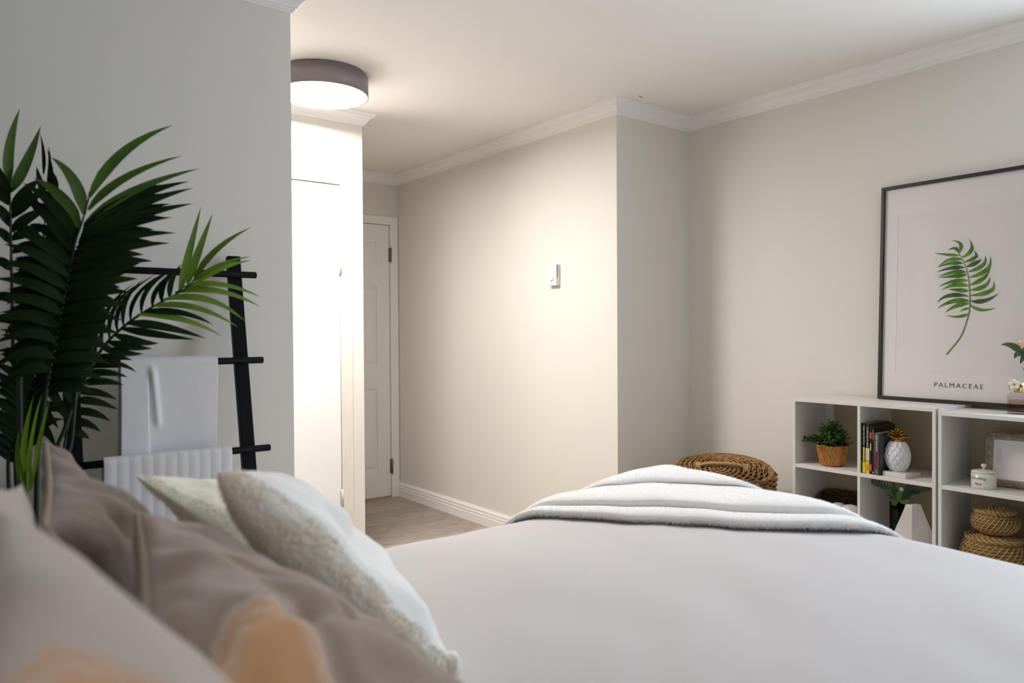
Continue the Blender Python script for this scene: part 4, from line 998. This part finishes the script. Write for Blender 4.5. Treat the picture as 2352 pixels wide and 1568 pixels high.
def apx(x, y):   # pixel of the photo -> point on the print
    p = onplane(x, y, a00+an_*-.0015, an_)-a00
    return p.dot(aw), p.dot(au)
# sheet edges showing through the mat
s0, s1, s2 = apx(2057, 853), apx(2072, 492), apx(2352, 459)
prt = mk('print_sheet', abox(s0[0], s0[1], wd-s0[0], s1[1], -.002, -.0012), M['paper'], art)
mk('sheet_edge', abox(s0[0]-.0008, s0[1], s0[0], s1[1], -.002, -.0011), M['slot'], prt)
def crop(x, y): return 2000+x/2.8011, 380+y/2.8
def A2(x, y): return apx(*crop(x, y))
def flat_leaf(mb, a, c, b, w, d):
    a, c, b = [Vector((*A2(*q), 0)) for q in (a, c, b)]; L_s = []; R_s = []; N = 9
    for i in range(N+1):
        t = i/N; p = a*(1-t)**2+c*2*t*(1-t)+b*t*t; tg = ((c-a)*(1-t)+(b-c)*t).normalized(); sd = Vector((-tg.y, tg.x, 0))
        ww = w*(min(1, (t+.02)/.3)**.8)*(1-max(0, (t-.3)/.7)**1.3)
        L_s.append(p+sd*ww); R_s.append(p-sd*ww)
    vs = [ap(p.x, p.y, d) for pr in zip(L_s, R_s) for p in pr]
    mb.add(vs, [(2*i, 2*i+1, 2*i+3, 2*i+2) for i in range(N)])
g1, g2, g3 = MB(), MB(), MB(); k = 0
for a, c, b, w in (
    ((565, 560), (560, 510), (495, 545), 9), ((575, 577), (500, 575), (410, 562), 9), ((568, 565), (615, 490), (522, 480), 10), ((588, 590), (690, 550), (632, 467), 11),
    ((590, 605), (510, 580), (430, 655), 10), ((596, 628), (520, 615), (430, 655), 12), ((605, 655), (530, 645), (425, 685), 12), ((618, 685), (540, 670), (432, 716), 13), ((622, 700), (550, 710), (440, 720), 13),
    ((630, 738), (530, 730), (440, 778), 12), ((632, 775), (540, 745), (455, 802), 14), ((632, 805), (570, 800), (495, 795), 13), ((632, 840), (480, 810), (430, 882), 13), ((638, 870), (530, 850), (428, 918), 15), ((640, 885), (540, 890), (480, 946), 13), ((640, 915), (600, 920), (572, 940), 6), ((634, 950), (570, 985), (482, 962), 9),
    ((602, 620), (720, 590), (662, 546), 11), ((618, 650), (700, 620), (712, 600), 13), ((630, 682), (760, 650), (738, 576), 12), ((632, 718), (790, 690), (772, 580), 13), ((638, 768), (750, 730), (768, 665), 13), ((640, 800), (765, 790), (770, 712), 13), ((642, 835), (815, 825), (793, 742), 13), ((644, 870), (740, 890), (828, 818), 13), ((642, 895), (700, 950), (816, 912), 10)):
    flat_leaf(g1 if k % 6 else g2, a, c, b, w/2.8/1000*1.95, .0002+.00012*(k % 5)); k += 1
    flat_leaf(g2, ((a[0]*.45+c[0]*.4+b[0]*.15), (a[1]*.45+c[1]*.4+b[1]*.15)), c, b, w/2.8/1000*.38, .0009)
mk('printed_leaves', g1, M['pgreen'], prt); mk('printed_shading', g2, M['pdark'], prt)
def flat_line(mb, pts, w0, w1, d):
    cl = polyl([Vector((*A2(*q), 0)) for q in pts], 8); vs = []
    for i, p in enumerate(cl):
        tg = (cl[min(i+1, len(cl)-1)]-cl[max(i-1, 0)]).normalized(); sd = Vector((-tg.y, tg.x, 0)); w = w0+(w1-w0)*i/(len(cl)-1)
        vs += [ap(*(p+sd*w).xy, d), ap(*(p-sd*w).xy, d)]
    mb.add(vs, [(2*i, 2*i+1, 2*i+3, 2*i+2) for i in range(len(cl)-1)])
flat_line(g3, [(560, 548), (600, 620), (628, 700), (638, 800), (640, 900), (625, 980), (580, 1100), (488, 1215)], .0008, .0024, .0011)
mk('printed_stem', g3, M['pstem'], prt)
t0, t1 = apx(2146, 884), apx(2258, 888); tm = ((t0[0]+t1[0])/2, (t0[1]+t1[1])/2)
text('PALMACEAE', .027, ap(tm[0], tm[1], -.0003), aw, au, M['ink'], art, spacing=1.3, fit=t1[0]-t0[0], thin=-.0003)
mk('glass_pane', MB().add([ap(FWd-.001, FWd-.001, .005), ap(wd-FWd+.001, FWd-.001, .005), ap(wd-FWd+.001, ht-FWd+.001, .005), ap(FWd-.001, ht-FWd+.001, .005)], [(0, 1, 2, 3)]), M['pane'], art)

# ------------------------------------------------------------------ perfume bottle
ZT2 = SZ-.012
qc = Vector((3.085, 1.0085, ZT2))
pf_ = thing('perfume_bottle', 'square glass perfume bottle with gold cap of white flowers beside the print', 'perfume', qc)
BW, BD, BH = .029, .019, .068
def rbox(hx, hy, z0, z1, chf=0):
    vs = [];
    for z, k in ((z0, 1), (z1-chf, 1), (z1, .55 if chf else 1)):
        for sx, sy in ((-1, -1), (1, -1), (1, 1), (-1, 1)): vs.append(qc+Vector((sy*hy*k, sx*hx*k, z)))
    fs = [(3, 2, 1, 0), (8, 9, 10, 11)]+[(a*4+i, a*4+(i+1) % 4, a*4+4+(i+1) % 4, a*4+4+i) for a in (0, 1) for i in range(4)]
    return MB().add(vs, fs)
mk('glass_body', rbox(BW, BD, 0, BH+.012, .014), M['bottle'], pf_)
mk('perfume', rbox(BW-.005, BD-.004, .010, BH-.016), M['liquid'], pf_)
mk('thick_base', rbox(BW-.003, BD-.003, .001, .009), M['bottle'], pf_)
cp = mk('gold_cap', MB().lathe([(.011, BH+.011), (.011, BH+.020), (.0095, BH+.021), (.014, BH+.032), (.012, BH+.040), (.001, BH+.044)], qc, 28), M['gold'], pf_)
def daisy(c, n, r, m_):
    n = Vector(n).normalized(); a_ = n.orthogonal().normalized(); b_ = n.cross(a_)
    for i in range(5):
        a = 2*pi*i/5; d = a_*cos(a)+b_*sin(a)
        o = mk('flower_petal', MB().leaf(c+d*r*.12, c+d*r*.6+n*.002, c+d*r*1.06+n*.001, r*.44, n, seg=6, fold=.1), m_, cp); s_ = o.modifiers.new('s', 'SOLIDIFY'); s_.thickness = .0014
    mb = MB().lathe([(.0045*sin(pi*i/10)+.0001, .004*(-cos(pi*i/10))) for i in range(11)], (0, 0, 0), 16)
    mb.v = [c+n*(.003+v.z)+a_*v.x+b_*v.y for v in mb.v]; mk('gold_centre', mb, M['gold'], cp)
daisy(qc+Vector((-.016, .006, BH+.040)), (-1, -.2, .35), .020, M['petal_w'])
daisy(qc+Vector((-.004, -.024, BH+.036)), (-.4, -1, .3), .017, M['petal_w'])
daisy(qc+Vector((.0, .024, BH+.030)), (-.3, 1, .1), .014, M['gold'])
daisy(qc+Vector((.006, .002, BH+.050)), (.2, .1, 1), .017, M['petal_w'])

# ------------------------------------------------------------------ rose in a vase at the frame edge
rc = Vector((3.135, .945, ZT2))
rs = thing('rose_bouquet', 'peach rose with dark green leaves at the right edge beside the print', 'flower', rc)
mk('vase', MB().lathe([(.001, 0), (.024, 0), (.030, .02), (.026, .06), (.016, .085), (.018, .10), (.016, .10), (.014, .085), (.001, .08)], rc, 32), M['ceramic'], rs)
hd_ = on(2358, 788, 'x', 3.12)
mk('stem', MB().tube(polyl([rc+Vector((0, 0, .082)), rc.lerp(hd_, .5)+Vector((0, -.01, .05)), hd_+Vector((0, 0, -.02))], 6), .0018, 6), M['rleaf'], rs)
for i in range(22):
    t = i/21; a = i*2.4; rr = .006+.026*t; d = Vector((cos(a), sin(a), 0)); b = hd_+d*rr*.5+Vector((0, 0, -.016))
    h = .034*(1-.45*t)
    mk('petal', MB().leaf(b, b+d*rr*.8+Vector((0, 0, h*.6)), b+d*rr*1.0+Vector((0, 0, h)), .016*(.6+.5*t), -d, seg=6, fold=.5), M['rosep' if i > 19 else 'rose'], rs)
for a, c, b, w in (((2346, 812), (2325, 785), (2298, 792), .0125), ((2354, 815), (2335, 805), (2330, 824), .012), ((2362, 806), (2350, 818), (2343, 836), .010), ((2356, 800), (2350, 806), (2340, 803), .008), ((2372, 830), (2362, 835), (2350, 850), .010)):
    P3 = [on(*q, 'x', 3.10) for q in (a, c, b)]
    mk('leaf', MB().leaf(P3[0], P3[1], P3[2], w, Vector((-.9, -.3, .5)), seg=8, fold=.18), M['rleaf'], rs)
